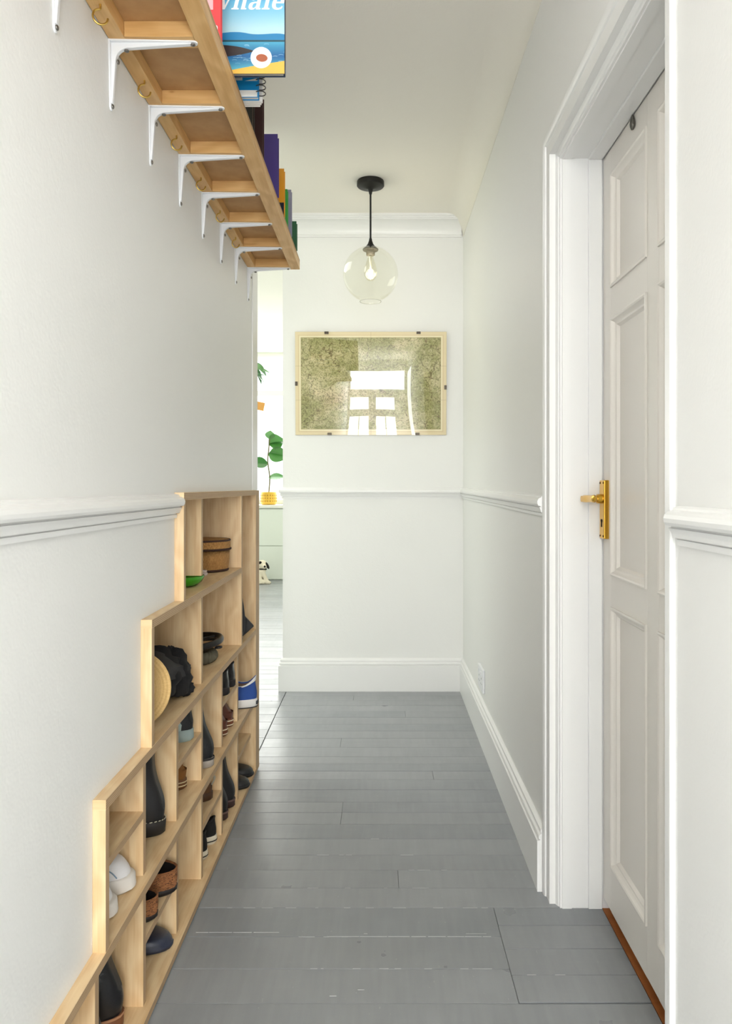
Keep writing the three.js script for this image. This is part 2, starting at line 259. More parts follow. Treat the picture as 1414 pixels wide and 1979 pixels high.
// paths run so that N x direction points into the hall
structMesh('trim_1', sweep(RAIL, [[XL, 1.024, -1.81], [XL, 1.024, -FRONT]], UPV, false, 0.32), trimPaint, 'moulded dado rail running to the shoe cabinet', 'dado rail');
structMesh('trim_2', sweep(RAIL, [[XR, 1.013, -FRONT], [XR, 1.013, -(D0 - 0.045)]], UPV, false, 0.32), trimPaint, 'moulded dado rail beside the door frame with a mitred end', 'dado rail');
structMesh('trim_3', sweep(RAIL.map(([a, b]) => [a * 0.75, b]), [[XR, 1.018, -2.036], [XR, 1.035, -END], [KX1, 1.035, -END], [KX1, 1.035, -END - 0.3]], UPV, false, 0.32), trimPaint, 'moulded dado rail along the far corner of the hall', 'dado rail');
structMesh('baseboard_right', sweep(SKIRT, [[XR, 0, -2.036], [XR, 0, -END], [KX1, 0, -END], [KX1, 0, -KEND]], UPV, false, 0.32), trimPaint, 'tall moulded skirting board around the far end of the hall', 'skirting');
structMesh('baseboard_near', sweep(SKIRT, [[XR, 0, -FRONT], [XR, 0, -(D0 - 0.03)]], UPV), trimPaint, 'moulded skirting board before the panelled door', 'skirting');
structMesh('baseboard_left', sweep(SKIRT, [[XL, 0, -1.04], [XL, 0, -FRONT]], UPV), trimPaint, 'moulded skirting board before the shoe cabinet', 'skirting');
{ // cornice on the end wall, plain cove along the door wall
  const cove = []; for (let i = 0; i <= 10; i++) { const t = i / 10 * Math.PI / 2; cove.push([0.074 - 0.062 * Math.cos(t) * 1 , 0.012 + 0.062 * Math.sin(t)]); }
  const prof = [[0, 0], [0.009, 0], [0.009, 0.01], ...cove, [0.074, 0.081], [0.082, 0.081], [0.082, 0.089], [0.09, 0.089], [0.09, 0.1], [0, 0.1]];
  structMesh('trim_4', sweep(prof, [[XR - 0.01, CEIL - 0.1, -END], [KX1, CEIL - 0.1, -END]], UPV, false, 0.4), trimPaint, 'stepped plaster cornice above the framed map', 'cornice');
  const c2 = [[0, 0]]; for (let i = 0; i <= 12; i++) { const t = i / 12 * Math.PI / 2; c2.push([0.1 - 0.098 * Math.cos(t), 0.1 * Math.sin(t)]); } c2.push([0.1, 0.102], [0, 0.102]);
  structMesh('trim_5', sweep(c2, [[XR, CEIL - 0.1, -FRONT], [XR, CEIL - 0.1, -END]], UPV, false, 0.4), ceilingPaint, 'plain curved coving between door wall and ceiling', 'cornice');
}
structMesh('trim_6', rbox(XL, XL + 0.004, 1.085, CEIL, 2.9, OPEN0 + 0.012, 0.0015), trimPaint, 'flat white edging board at the kitchen opening', 'trim');

// door frame
{
  const t = struct('trim_7', 'white moulded frame around the panelled door', 'door frame');
  // profile: a away from the opening, b towards the hall; measured from the inner edge
  const arch = [[-0.003, -0.03], [-0.003, -0.006], [0.006, -0.003], [0.009, 0.003], [0.014, 0.006], [0.026, 0.009], [0.028, 0.0125], [0.033, 0.0155], [0.045, 0.0195], [0.055, 0.0235], [0.057, 0.027], [0.063, 0.0295], [0.071, 0.031], [0.077, 0.0295], [0.079, 0.02], [0.079, -0.03]];
  const X0 = 0.468;
  mesh('architrave', sweep(arch, [[X0, 0, -D1], [X0, DTOP, -D1], [X0, DTOP, -D0]], [-1, 0, 0], false, 0.5), trimPaint, t);
  mesh('architrave', rbox(0.437, XR + 0.02, 0, DTOP + 0.09, D0 - 0.024, D0, 0.004, 2), trimPaint, t);
  mesh('jamb_lining', [box(X0, DX + 0.04, 0, DTOP + 0.02, D1, D1 + 0.02), box(X0, DX + 0.04, DTOP, DTOP + 0.02, D0, D1), box(XR + 0.005, DX + 0.04, 0, DTOP + 0.02, D0 - 0.02, D0)], trimPaint, t);
  mesh('door_stop', [rbox(0.541, DX - 0.003, 0, DTOP, D1 - 0.006, D1 + 0.005, 0.002), rbox(0.541, DX - 0.003, DTOP - 0.006, DTOP + 0.005, D0, D1 - 0.006, 0.002)], trimPaint, t);
}
// panelled door
{
  const t = struct('door_1', 'white six panel door with a brass lever handle', 'door');
  const dL = 1.953, dR = 1.163, lock = 1.886, mA = 1.633, mB = 1.563, hinge = 1.31 - 0.05, xb = DX + 0.036;
  const yb = 0.03, yt = DTOP - 0.004;
  const rows = [[0.142, 0.798], [0.8755, 1.523], [1.599, 1.885]];
  for (const [a, b] of [[lock, dL], [mB, mA], [dR, hinge]]) mesh('stile', rbox(DX, xb, yb, yt, a, b, 0.0015), doorPaint, t);
  for (const [a, b] of [[yb, 0.142], [0.798, 0.8755], [1.523, 1.599], [1.885, yt]]) for (const [c, d] of [[mA, lock], [hinge, mB]]) mesh('rail', box(DX + 0.0002, xb - 0.0002, a, b, c, d), doorPaint, t);
  for (const [a, b] of rows) for (const [c, d] of [[mA, lock], [hinge, mB]]) {
    const p = mesh('panel', box(DX + 0.014, DX + 0.024, a, b, c, d), doorPaint, t);
    mesh('panel_moulding', sweep([[0.0, 0], [0, 0.004], [-0.004, 0.005], [-0.008, 0.003], [-0.012, -0.003], [-0.016, -0.006], [-0.020, -0.007], [-0.022, -0.0095], [-0.026, -0.0145], [0, -0.0145]], [[DX, a, -d], [DX, b, -d], [DX, b, -c], [DX, a, -c]], [-1, 0, 0], true, 0.5), doorPaint, p);
  }
  const h = mesh('handle_plate', rbox(DX - 0.013, DX + 0.001, 0.966, 1.116, 1.905, 1.944, 0.0025, 2), brass, t); h.userData.label = 'polished brass lever plate';
  mesh('keyhole', [new THREE.CylinderGeometry(0.0042, 0.0042, 0.002, 16).rotateZ(Math.PI / 2).translate(DX - 0.0135, 1.012, -1.925), box(DX - 0.0145, DX - 0.0125, 0.996, 1.011, 1.923, 1.927)], M('#1a120a', 0.7), h);
  for (const [y, d] of [[1.109, 1.911], [1.109, 1.938], [0.973, 1.911], [0.973, 1.938]]) mesh('screw', new THREE.SphereGeometry(0.003, 12, 8).scale(0.5, 1, 1).translate(DX - 0.013, y, -d), M('#5d3d12', 0.4, { metalness: 1 }), h);
  const lv = mesh('lever', [new THREE.CylinderGeometry(0.0115, 0.0125, 0.012, 20).rotateZ(Math.PI / 2).translate(DX - 0.019, 1.068, -1.925), new THREE.CylinderGeometry(0.0075, 0.009, 0.045, 16).rotateZ(Math.PI / 2).translate(DX - 0.043, 1.068, -1.925),
    skin([0, 0.15, 0.35, 0.7, 0.93, 1].map((k, i) => { const r = [0.004, 0.0085, 0.0085, 0.0078, 0.0086, 0.005][i], d = 1.934 - k * 0.108, out = [], xo = DX - 0.062 + 0.006 * Math.sin(k * 2.6); for (let j = 0; j < 16; j++) { const a = j / 16 * 2 * Math.PI; out.push([xo + r * 0.8 * Math.cos(a), 1.068 + 0.002 * k + r * 1.1 * Math.sin(a), -d]); } return out; }))], brass, t); lv.userData.label = 'polished brass lever';
  const hk = mesh('door_catch', lathe([[0.001, 0], [0.004, 0.001], [0.0075, 0.007], [0.0085, 0.014], [0.007, 0.023], [0.0045, 0.031], [0.0005, 0.036]], 20).scale(0.7, 1, 1).translate(DX - 0.005, 1.914, -1.7135), M('#6a6862', 0.4, { metalness: 0.8 }), t); hk.userData.label = 'small dark grey metal catch';
}
// socket on the door wall
{
  const t = thing('wall_socket', 'white double socket plate low on the wall above the skirting', 'socket', [XR, 0.265, -3.27]);
  mesh('face_plate', rbox(-0.011, 0, -0.05, 0.05, -0.074, 0.074, 0.003, 2), enamel, t);
  for (const d of [-0.035, 0.035]) { mesh('switch', rbox(-0.0145, -0.01, 0.018, 0.036, d - 0.007, d + 0.007, 0.0015), enamel, t); mesh('socket_hole', [box(-0.0114, -0.0108, 0.002, 0.01, d - 0.002, d + 0.002), box(-0.0114, -0.0108, -0.018, -0.0145, d - 0.014, d - 0.008), box(-0.0114, -0.0108, -0.018, -0.0145, d + 0.008, d + 0.014)], black, t); }
}

// ------------------------------------------------------------------ shoe cabinet
const FX = -0.474, BX = -0.8, T = 0.018;
{
  const c = thing('shoe_cabinet', 'stepped birch plywood shoe cabinet built into the wall under the stairs', 'cabinet');
  const faced = (x0, x1, y0, y1, d0, d1, grain) => {
    const g = box(x0, x1, y0, y1, d0, d1, grain, rr(0, 5), rr(0, 5)), uv = g.attributes.uv, p = g.attributes.position;
    for (let i = 0; i < 4; i++) { const y = p.getY(i), d = -p.getZ(i); if (grain === 'z') uv.setXY(i, d * 3, (y - y0) / (y1 - y0)); else uv.setXY(i, y * 3, (d - d0) / (d1 - d0)); }   // the plies of the front edge
    return g;
  };
  const mats = [plyEdge, birch, birch, birch, birch, birch];
  const RX = 0.017;                                    // dividers and half shelves sit back from the face frame
  const shelf = (y1, d0, d1, t = T, back = 0) => mesh('shelf_board', faced(BX, FX - back, y1 - t, y1, d0, d1, 'z'), mats, c);
  const upright = (y0, y1, d0, d1, name = 'divider', back = name === 'divider' ? RX : 0.0004) => mesh(name, faced(BX, FX - back, y0, y1, d0, d1, 'y'), mats, c);
  const YA = 1.085, YB = 0.823, YC = 0.558, YD = 0.294, YE = 0.023, E0 = 2.857, E1 = 2.934;
  shelf(YA, 1.811, E0); shelf(YB, 1.557, 2.565); shelf(YC, 1.296, E0); shelf(YD, 1.041, E0); shelf(YE, 1.041, E1, 0.016);
  upright(YE, YA, E0, E1, 'end_panel');
  upright(YB, YA - T, 1.811, 1.829, 'end_panel'); upright(YC, YB - T, 1.557, 1.575, 'end_panel'); upright(YD, YC - T, 1.296, 1.3125, 'end_panel'); upright(YE, YD - T, 1.041, 1.059, 'end_panel');
  upright(0.855, YA - T, 2.057, 2.075); upright(YC, YA - T, 2.565, 2.583, 'divider', 0.001); upright(YC, YB - T, 2.057, 2.075);
  for (const d of [1.553, 1.806, 2.057, 2.318, 2.574]) upright(YD, YC - T, d, d + 0.0175);
  for (const d of [1.291, 1.553, 1.806, 2.057, 2.318, 2.574]) upright(YE, YD - T, d, d + 0.0175);
  shelf(0.427, 1.3125, 1.553, 0.015, RX); shelf(0.427, 1.8235, 2.057, 0.015, RX); shelf(0.427, 2.3355, 2.574, 0.015, RX);
  shelf(0.157, 1.5705, 1.806, 0.015, RX); shelf(0.162, 2.0745, 2.318, 0.015, RX); shelf(0.16, 2.5915, E0, 0.015, 0.02);
  mesh('back_panel', [box(BX - 0.009, BX, 0.007, YA, 1.811, E1, 'y'), box(BX - 0.009, BX, 0.007, YB, 1.557, 1.811, 'y'), box(BX - 0.009, BX, 0.007, YC, 1.296, 1.557, 'y'), box(BX - 0.009, BX, 0.007, YD, 1.041, 1.296, 'y')], birch, c);
  mesh('plinth', box(BX, FX - 0.006, 0, 0.0072, 1.05, 2.93), M('#15120f', 0.8), c);
}

// ------------------------------------------------------------------ book shelf on brackets
const SHY = 1.917, SH0 = 0.6, SH1 = 2.828, SFX = -0.304;
{
  const s = thing('wall_shelf', 'pine framed bookshelf high on the wall on white steel brackets', 'shelf');
  const BH = 0.029, TOP = SHY + BH;
  mesh('back_batten', rbox(XL + 0.001, XL + 0.031, SHY, TOP, SH0, SH1, 0.0012, 1, 'z', 0.3), pine, s);
  mesh('front_batten', rbox(SFX - 0.036, SFX, SHY, TOP, SH0, SH1, 0.0012, 1, 'z', 1.7, 0.4), pine, s);
  mesh('shelf_top', box(XL + 0.001, SFX, TOP, TOP + 0.007, SH0, SH1, 'z'), hardboard, s);
  for (let k = 0; k < 10; k++) {
    const d = 0.668 + k * 0.2377, b = Math.min(d, SH1 - 0.018);
    mesh('cross_batten', rbox(XL + 0.031, SFX - 0.036, SHY, TOP, b - 0.018, b + 0.018, 0.001, 1, 'x', rr(0, 3), rr(0, 3)), pine, s);
    // pressed steel bracket: two tapering arms with a folded rib between them
    const arm = (len, w0, w1) => { const sh = new THREE.Shape(); sh.moveTo(0, -w0 / 2); sh.lineTo(len - w1 / 2, -w1 / 2); sh.absarc(len - w1 / 2, 0, w1 / 2, -Math.PI / 2, Math.PI / 2); sh.lineTo(0, w0 / 2); return new THREE.ExtrudeGeometry(sh, { depth: 0.0022, bevelEnabled: true, bevelSize: 0.0006, bevelThickness: 0.0005, bevelSegments: 1, curveSegments: 8 }); };
    const hor = arm(0.160, 0.024, 0.013).applyMatrix4(new THREE.Matrix4().makeBasis(new THREE.Vector3(1, 0, 0), new THREE.Vector3(0, 0, 1), new THREE.Vector3(0, -1, 0)).setPosition(XL, SHY - 0.0002, -b));
    const ver = arm(0.125, 0.024, 0.011).applyMatrix4(new THREE.Matrix4().makeBasis(new THREE.Vector3(0, -1, 0), new THREE.Vector3(0, 0, 1), new THREE.Vector3(-1, 0, 0)).setPosition(XL + 0.0028, SHY, -b));
    const rib = new THREE.Shape(); rib.moveTo(0.002, -0.002); rib.lineTo(0.15, -0.002); rib.lineTo(0.148, -0.004); rib.lineTo(0.034, -0.0115); rib.quadraticCurveTo(0.0125, -0.013, 0.0105, -0.034); rib.lineTo(0.0045, -0.112); rib.lineTo(0.002, -0.114);
    const web = new THREE.ExtrudeGeometry(rib, { depth: 0.006, bevelEnabled: true, bevelSize: 0.001, bevelThickness: 0.002, bevelSegments: 2 }).translate(XL, SHY, -b - 0.003);
    const br = mesh('bracket', [hor, ver, web], enamel, s); br.userData.label = 'white steel bracket';
    for (const [x, y] of [[0.03, -0.0065], [0.152, -0.0035]]) mesh('screw', new THREE.SphereGeometry(0.0048, 12, 8).scale(1, 0.5, 1).translate(XL + x, SHY + y - (x < 0.1 ? 0.009 : 0.001), -b + 0.0), steel, br);
    for (const [x, y] of [[0.0145, -0.036], [0.0045, -0.118]]) mesh('screw', new THREE.SphereGeometry(0.0044, 12, 8).scale(0.5, 1, 1).translate(XL + x, SHY + y, -b), steel, br);
  }
  for (let k = 0; k < 8; k++) {                       // cup hooks under the back batten
    const d = 0.668 + k * 0.2377 + 0.128, pts = [[0, 0.004, 0], [0, -0.008, 0]];
    for (let i = 0; i <= 12; i++) { const a = Math.PI / 2 + 0.25 + i / 12 * 4.5; pts.push([Math.cos(a) * 0.0125 * (0.9 + 0.1 * i / 12), -0.0215 - Math.sin(a) * -0.0125, 0]); }
    const h = mesh('cup_hook', tube(pts.map(([x, y, z]) => [x, y, z]), 0.0019, 48, 8).rotateY(0.5), paleBrass, s); h.position.set(XL + 0.022, SHY, -d); h.userData.label = 'brass cup hook';
  }
}
// books: width in X, height in Y, thickness in d; they stand on the shelf with a cover towards the front door
const BY = SHY + 0.029 + 0.007;
function book(name, label, { x1, w, h, d, t, cover, pages = '#e9e2d2', front, group, lean = 0, turn = 0, spineOut = false }) {
  const o = thing(name, label, 'book', [x1, BY, -d], turn, group); o.rotation.z = lean;
  const m = typeof cover === 'string' ? M(cover, 0.42) : cover, ct = Math.min(0.0024, t / 4);
  mesh('cover', [rbox(-w, 0, 0, h, 0, ct, 0.0008), rbox(-w, 0, 0, h, t - ct, t, 0.0008), spineOut ? rbox(-ct, 0, 0, h, 0, t, 0.0008) : rbox(-w, -w + ct, 0, h, 0, t, 0.0008)], m, o);
  mesh('page_block', box(-w + ct, spineOut ? -ct : -0.004, 0.003, h - 0.003, ct, t - ct), M(pages, 0.8), o);
  if (front) { const g = new THREE.PlaneGeometry(w - 0.001, h - 0.001).translate(-w / 2, h / 2, 0.0004); mesh('cover_print', g, new THREE.MeshPhysicalMaterial({ map: front, roughness: 0.3 }), o); }
  return o;
}
book('picture_book', 'red picture book with white panels standing at the shelf edge', { x1: -0.309, w: 0.165, h: 0.25, d: 1.455, t: 0.012, cover: '#dd3f45', front: painted(330, 500, (c, w, h) => { c.fillStyle = '#e4474c'; c.fillRect(0, 0, w, h); c.fillStyle = '#f3b7bd'; c.fillRect(60, 250, 240, 108); c.fillStyle = '#f6f3f0'; c.beginPath(); c.roundRect(262, 418, 56, 62, 8); c.fill(); c.fillStyle = '#3b3b40'; for (let i = 0; i < 14; i++) c.fillRect(270, 424 + i * 3.6, 40, 1 + (i * 7) % 2); }) });
book('seaside_picture_book', 'large picture book with a painted seascape cover and round white sticker', { x1: -0.198, w: 0.275, h: 0.3, d: 1.552, t: 0.014, cover: '#23344a', front: painted(825, 900, (c, w, h) => {
  const g = c.createLinearGradient(0, 380, 0, 620); g.addColorStop(0, '#4aa6d6'); g.addColorStop(1, '#b5dce8'); c.fillStyle = g; c.fillRect(0, 0, w, h);
  c.fillStyle = '#2f84b8'; c.beginPath(); c.moveTo(250, 700); c.bezierCurveTo(400, 640, 520, 630, 600, 650); c.bezierCurveTo(680, 665, 760, 640, w, 655); c.lineTo(w, 720); c.lineTo(250, 720); c.fill();
  c.fillStyle = '#2f5560'; c.fillRect(0, 690, w, 14);
  const s = c.createLinearGradient(0, 700, 0, 880); s.addColorStop(0, '#4fa7c6'); s.addColorStop(0.5, '#1f5f95'); s.addColorStop(1, '#5fb3c4'); c.fillStyle = s; c.fillRect(0, 702, w, 200);
  c.strokeStyle = 'rgba(235,248,250,0.6)'; for (let i = 0; i < 90; i++) { const x = hash(i, 1, 4) * w, y = 715 + hash(i, 2, 4) * 150; c.lineWidth = 1 + hash(i, 3, 4) * 2; c.beginPath(); c.moveTo(x, y); c.quadraticCurveTo(x + 15, y - 6, x + 30, y); c.stroke(); }
  c.fillStyle = '#3a3434'; c.beginPath(); c.moveTo(300, 725); c.bezierCurveTo(460, 715, 540, 725, 640, 760); c.bezierCurveTo(540, 790, 430, 800, 300, 800); c.fill();
  c.fillStyle = '#e5b64f'; c.beginPath(); c.moveTo(380, h); c.bezierCurveTo(520, 870, 640, 850, w, 820); c.lineTo(w, h); c.fill();
  c.fillStyle = '#ffffff'; c.beginPath(); c.arc(680, 800, 66, 0, 7); c.fill(); c.strokeStyle = '#c9bfb8'; c.lineWidth = 2; c.beginPath(); c.arc(680, 800, 54, 0, 7); c.stroke(); c.fillStyle = '#a85a3a'; c.beginPath(); c.ellipse(684, 802, 36, 24, 0.1, 0, 7); c.fill();
  c.fillStyle = '#ffffff'; c.font = 'italic bold 150px serif'; c.fillText('Whale', 330, 500); }) });
{ // spiral notebook
  const o = thing('spiral_notebook', 'bright blue spiral bound notebook with a barcode label', 'notebook', [-0.268, BY, -1.645]);
  mesh('cover', [rbox(-0.17, 0, 0, 0.21, 0, 0.0016, 0.0006), rbox(-0.17, 0, 0, 0.21, 0.0124, 0.014, 0.0006)], M('#1d8fd0', 0.35), o);
  mesh('page_block', box(-0.168, -0.002, 0.002, 0.208, 0.0018, 0.0122), M('#f1efe9', 0.8), o);
  mesh('cover_print', new THREE.PlaneGeometry(0.168, 0.208).translate(-0.086, 0.105, 0.0003), new THREE.MeshPhysicalMaterial({ roughness: 0.35, map: painted(504, 624, (c, w, h) => { c.fillStyle = '#1a90d2'; c.fillRect(0, 0, w, h); c.fillStyle = '#f2f0ea'; c.beginPath(); c.moveTo(250, 560); c.lineTo(w, 500); c.lineTo(w, h); c.lineTo(220, h); c.fill(); c.fillStyle = '#1a90d2'; c.fillRect(0, 520, w, 60); c.fillStyle = '#efeeea'; c.fillRect(340, 420, 66, 96); c.fillStyle = '#e6dfca'; c.fillRect(180, 330, 150, 180); c.fillStyle = '#d9b23c'; c.beginPath(); c.ellipse(250, 400, 60, 30, 0.3, 0, 7); c.fill(); c.fillStyle = '#1c1c1e'; c.fillRect(308, 410, 26, 80); for (let i = 0; i < 9; i++) c.fillRect(352 + i * 5, 450, 2 + i % 2, 50); }) }), o);
  const coil = []; for (let i = 0; i <= 14; i++) coil.push(new THREE.TorusGeometry(0.011, 0.0011, 6, 16).rotateX(Math.PI / 2).translate(0.004, 0.012 + i * 0.0132, -0.007));
  for (const g of coil) mesh('wire_ring', g, M('#4a4744', 0.35, { metalness: 0.5 }), o);
}
for (let i = 0; i < 3; i++) { const o = book('paper_pad', 'thin white exercise book standing behind the blue notebook', { x1: -0.262 - i * 0.004, w: 0.18, h: 0.17 - i * 0.02, d: 1.664 + i * 0.008, t: 0.0075, cover: '#ece9e4', pages: '#f5f3ee', group: 'white exercise books' }); }
book('hardback_book', 'dark olive hardback book with brown page edge', { x1: -0.312, w: 0.15, h: 0.2, d: 1.83, t: 0.03, cover: '#33302a', pages: '#8b6a48' });
book('paperback_book', 'black and red paperback book beside the purple book', { x1: -0.303, w: 0.14, h: 0.155, d: 1.93, t: 0.026, cover: '#3a1f1c', pages: '#b8574a' });
book('notebook_book', 'deep purple hardback book with rounded corners', { x1: -0.3, w: 0.15, h: 0.176, d: 2.19, t: 0.03, cover: '#42307c', pages: '#3d2b73' });
book('cloth_book', 'orange and navy hardback book next to purple book', { x1: -0.303, w: 0.14, h: 0.147, d: 2.36, t: 0.026, cover: '#e39a22', pages: '#e0a53a', front: painted(280, 294, (c, w, h) => { c.fillStyle = '#e59c22'; c.fillRect(0, 0, w, h); c.fillStyle = '#1e2230'; c.fillRect(0, 215, w, 80); }) });
book('slim_book', 'bright green slim hardback book near the shelf end', { x1: -0.305, w: 0.13, h: 0.122, d: 2.46, t: 0.022, cover: '#2f9a3c', pages: '#3aa548' });
book('grey_book', 'pale lilac grey hardback book behind the green one', { x1: -0.302, w: 0.14, h: 0.152, d: 2.54, t: 0.025, cover: '#8d8a9c', pages: '#9c99aa' });
book('pocket_book', 'dark green pocket book last on the wall shelf', { x1: -0.301, w: 0.12, h: 0.098, d: 2.69, t: 0.03, cover: '#1f5a34', pages: '#2a6a3e' });

// ------------------------------------------------------------------ footwear
function outline(x0, x1, w, y, n = 30, k = 0.1, p = 2.35, drop = 0) { const out = []; for (let i = 0; i < n; i++) { const a = i / n * 2 * Math.PI, c = Math.cos(a), s = Math.sin(a); out.push([(x0 + x1) / 2 + (x1 - x0) / 2 * Math.sign(c) * Math.abs(c) ** (2 / p), y - drop * Math.sin(Math.PI * (1 + c) / 2) , -w * Math.sign(s) * Math.abs(s) ** (2 / p) * (1 + k * c)]); } return out; }
function smoothRings(rings, per = 3) {                 // [y, heel, toe, half width] resampled
  const crv = rings.map((r) => new THREE.Vector4(...r)), out = [];
  for (let i = 0; i < crv.length - 1; i++) for (let j = 0; j < per; j++) {
    const t = j / per, P = [crv[Math.max(0, i - 1)], crv[i], crv[i + 1], crv[Math.min(crv.length - 1, i + 2)]].map((v) => v.toArray());
    out.push([0, 1, 2, 3].map((q) => 0.5 * (2 * P[1][q] + (P[2][q] - P[0][q]) * t + (2 * P[0][q] - 5 * P[1][q] + 4 * P[2][q] - P[3][q]) * t * t + (3 * P[1][q] - P[0][q] - 3 * P[2][q] + P[3][q]) * t ** 3)));
  }
  out.push(rings[rings.length - 1]); return out;
}
const STYLES = {
  trainer: { sole: [[0, 0.006, 0.262, 0.043], [0.006, 0.0, 0.272, 0.046], [0.028, 0.001, 0.27, 0.0465], [0.031, 0.004, 0.266, 0.045]], upper: [[0.026, 0.004, 0.262, 0.044], [0.045, 0.002, 0.256, 0.0435], [0.062, 0.003, 0.235, 0.041], [0.078, 0.006, 0.175, 0.037], [0.095, 0.008, 0.13, 0.0335], [0.112, 0.006, 0.112, 0.031]] },
  low: { sole: [[0, 0.004, 0.25, 0.04], [0.004, 0, 0.258, 0.042], [0.022, 0, 0.258, 0.0425], [0.025, 0.003, 0.254, 0.041]], upper: [[0.02, 0.003, 0.252, 0.041], [0.038, 0.002, 0.246, 0.0405], [0.052, 0.004, 0.215, 0.038], [0.064, 0.006, 0.15, 0.034], [0.078, 0.006, 0.12, 0.031]] },
  boot: { sole: [[0, 0.006, 0.262, 0.041], [0.004, 0.0, 0.27, 0.0445], [0.03, -0.002, 0.272, 0.0455], [0.034, 0.001, 0.268, 0.044]], upper: [[0.03, 0.005, 0.262, 0.0425], [0.055, 0.001, 0.255, 0.0425], [0.078, 0.003, 0.22, 0.0405], [0.1, 0.01, 0.16, 0.0385], [0.13, 0.02, 0.13, 0.037], [0.17, 0.026, 0.126, 0.0375], [0.24, 0.024, 0.13, 0.039]] },
  ankle: { sole: [[0, 0.005, 0.25, 0.039], [0.004, 0, 0.258, 0.042], [0.024, 0, 0.258, 0.0425], [0.027, 0.003, 0.255, 0.041]], upper: [[0.024, 0.004, 0.25, 0.0405], [0.05, 0.0, 0.243, 0.041], [0.072, 0.004, 0.205, 0.039], [0.095, 0.014, 0.145, 0.036], [0.125, 0.026, 0.118, 0.034], [0.172, 0.034, 0.118, 0.034]] },
  clog: { sole: [[0, 0.008, 0.25, 0.04], [0.005, 0.001, 0.256, 0.044], [0.012, 0, 0.256, 0.045], [0.014, 0.002, 0.254, 0.044]], upper: [[0.012, 0.002, 0.254, 0.044], [0.03, 0.0, 0.254, 0.0455], [0.05, 0.001, 0.25, 0.0465]] },
  flat: { sole: [[0, 0.01, 0.24, 0.036], [0.003, 0.003, 0.25, 0.041], [0.008, 0.001, 0.252, 0.0425], [0.01, 0.002, 0.25, 0.0415]], upper: [[0.008, 0.002, 0.25, 0.042], [0.018, 0, 0.247, 0.042], [0.028, 0.003, 0.234, 0.0395], [0.035, 0.006, 0.185, 0.0365], [0.041, 0.006, 0.15, 0.0345]] },
  slip: { sole: [[0, 0.012, 0.24, 0.036], [0.003, 0.004, 0.25, 0.041], [0.01, 0.001, 0.252, 0.043], [0.012, 0.002, 0.25, 0.042]], upper: [[0.01, 0.002, 0.25, 0.042], [0.022, 0, 0.248, 0.042], [0.034, 0.006, 0.23, 0.039], [0.042, 0.014, 0.17, 0.035]] },
};
// heel outwards: the heel stands at X = heelX, the toe reaches into the cabinet
function footwear(name, label, style, { heelX, y, d, upper, sole, lining = '#2a2623', rough = 0.5, scale = 1, group, yaw = 0, extra, high = 1, pitch = 0, toeOut = false, dip = style === 'trainer' || style === 'low' ? 0.022 : 0 }) {
  const S = STYLES[style], o = thing(name, label, style === 'boot' || style === 'ankle' ? 'boot' : 'shoe', [toeOut ? heelX - S.sole[1][2] * scale : heelX, y, -d], (toeOut ? 0 : Math.PI) + yaw, group);
  const up = (typeof upper === 'string') ? M(upper, rough, { bumpMap: grainy, bumpScale: 0.0006 }) : upper, so = (typeof sole === 'string') ? M(sole, 0.6) : sole;
  const sc = ([yy, a, b, w]) => [yy * scale * (yy > 0.05 ? high : 1), a * scale, b * scale, w * scale];
  const rings = smoothRings(S.upper.map(sc)), last = rings[rings.length - 1], prev = rings[rings.length - 3];
  mesh('sole', skin(S.sole.map(sc).map(([yy, a, b, w]) => outline(a, b, w, yy))), so, o);
  const top = last[0], dr = (yy) => dip * Math.max(0, (yy / top - 0.5) * 2) ** 2;
  mesh('upper', skin(rings.map(([yy, a, b, w]) => outline(a, b, w, yy, 30, 0.1, 2.35, dr(yy))), true, false), up, o);
  const lip = (k, dy) => outline(last[1] + k, last[2] - k, last[3] - k, last[0] + dy, 30, 0.1, 2.35, dip);
  mesh('collar', skin([lip(-0.0008, -0.004), lip(-0.0012, 0), lip(0.001, 0.0016), lip(0.0032, 0), lip(0.0035, -0.006)], false, false), typeof upper === 'string' ? M(upper, 0.7) : up, o);
  mesh('lining', skin([lip(0.0034, -0.003), lip(0.004, -0.015), lip(0.006, -Math.min(0.05, last[0] * 0.6))], false, true), M(lining, 0.85), o);
  extra?.(o, { rings, up, so, scale });
  o.rotation.x = pitch; return o;
}
const band = (S, y0, y1, grow, a = 0, b = 30) => skin([[y0, S[0] - grow, S[1] + grow, S[2] + grow], [(y0 + y1) / 2, S[0] - grow - 0.0008, S[1] + grow + 0.0008, S[2] + grow + 0.0008], [y1, S[0] - grow, S[1] + grow, S[2] + grow]].map(([y, p, q, w]) => outline(p, q, w, y)), false, false);
const YB = 0.8232, YC = 0.5582, YD = 0.2942, YE = 0.0232;
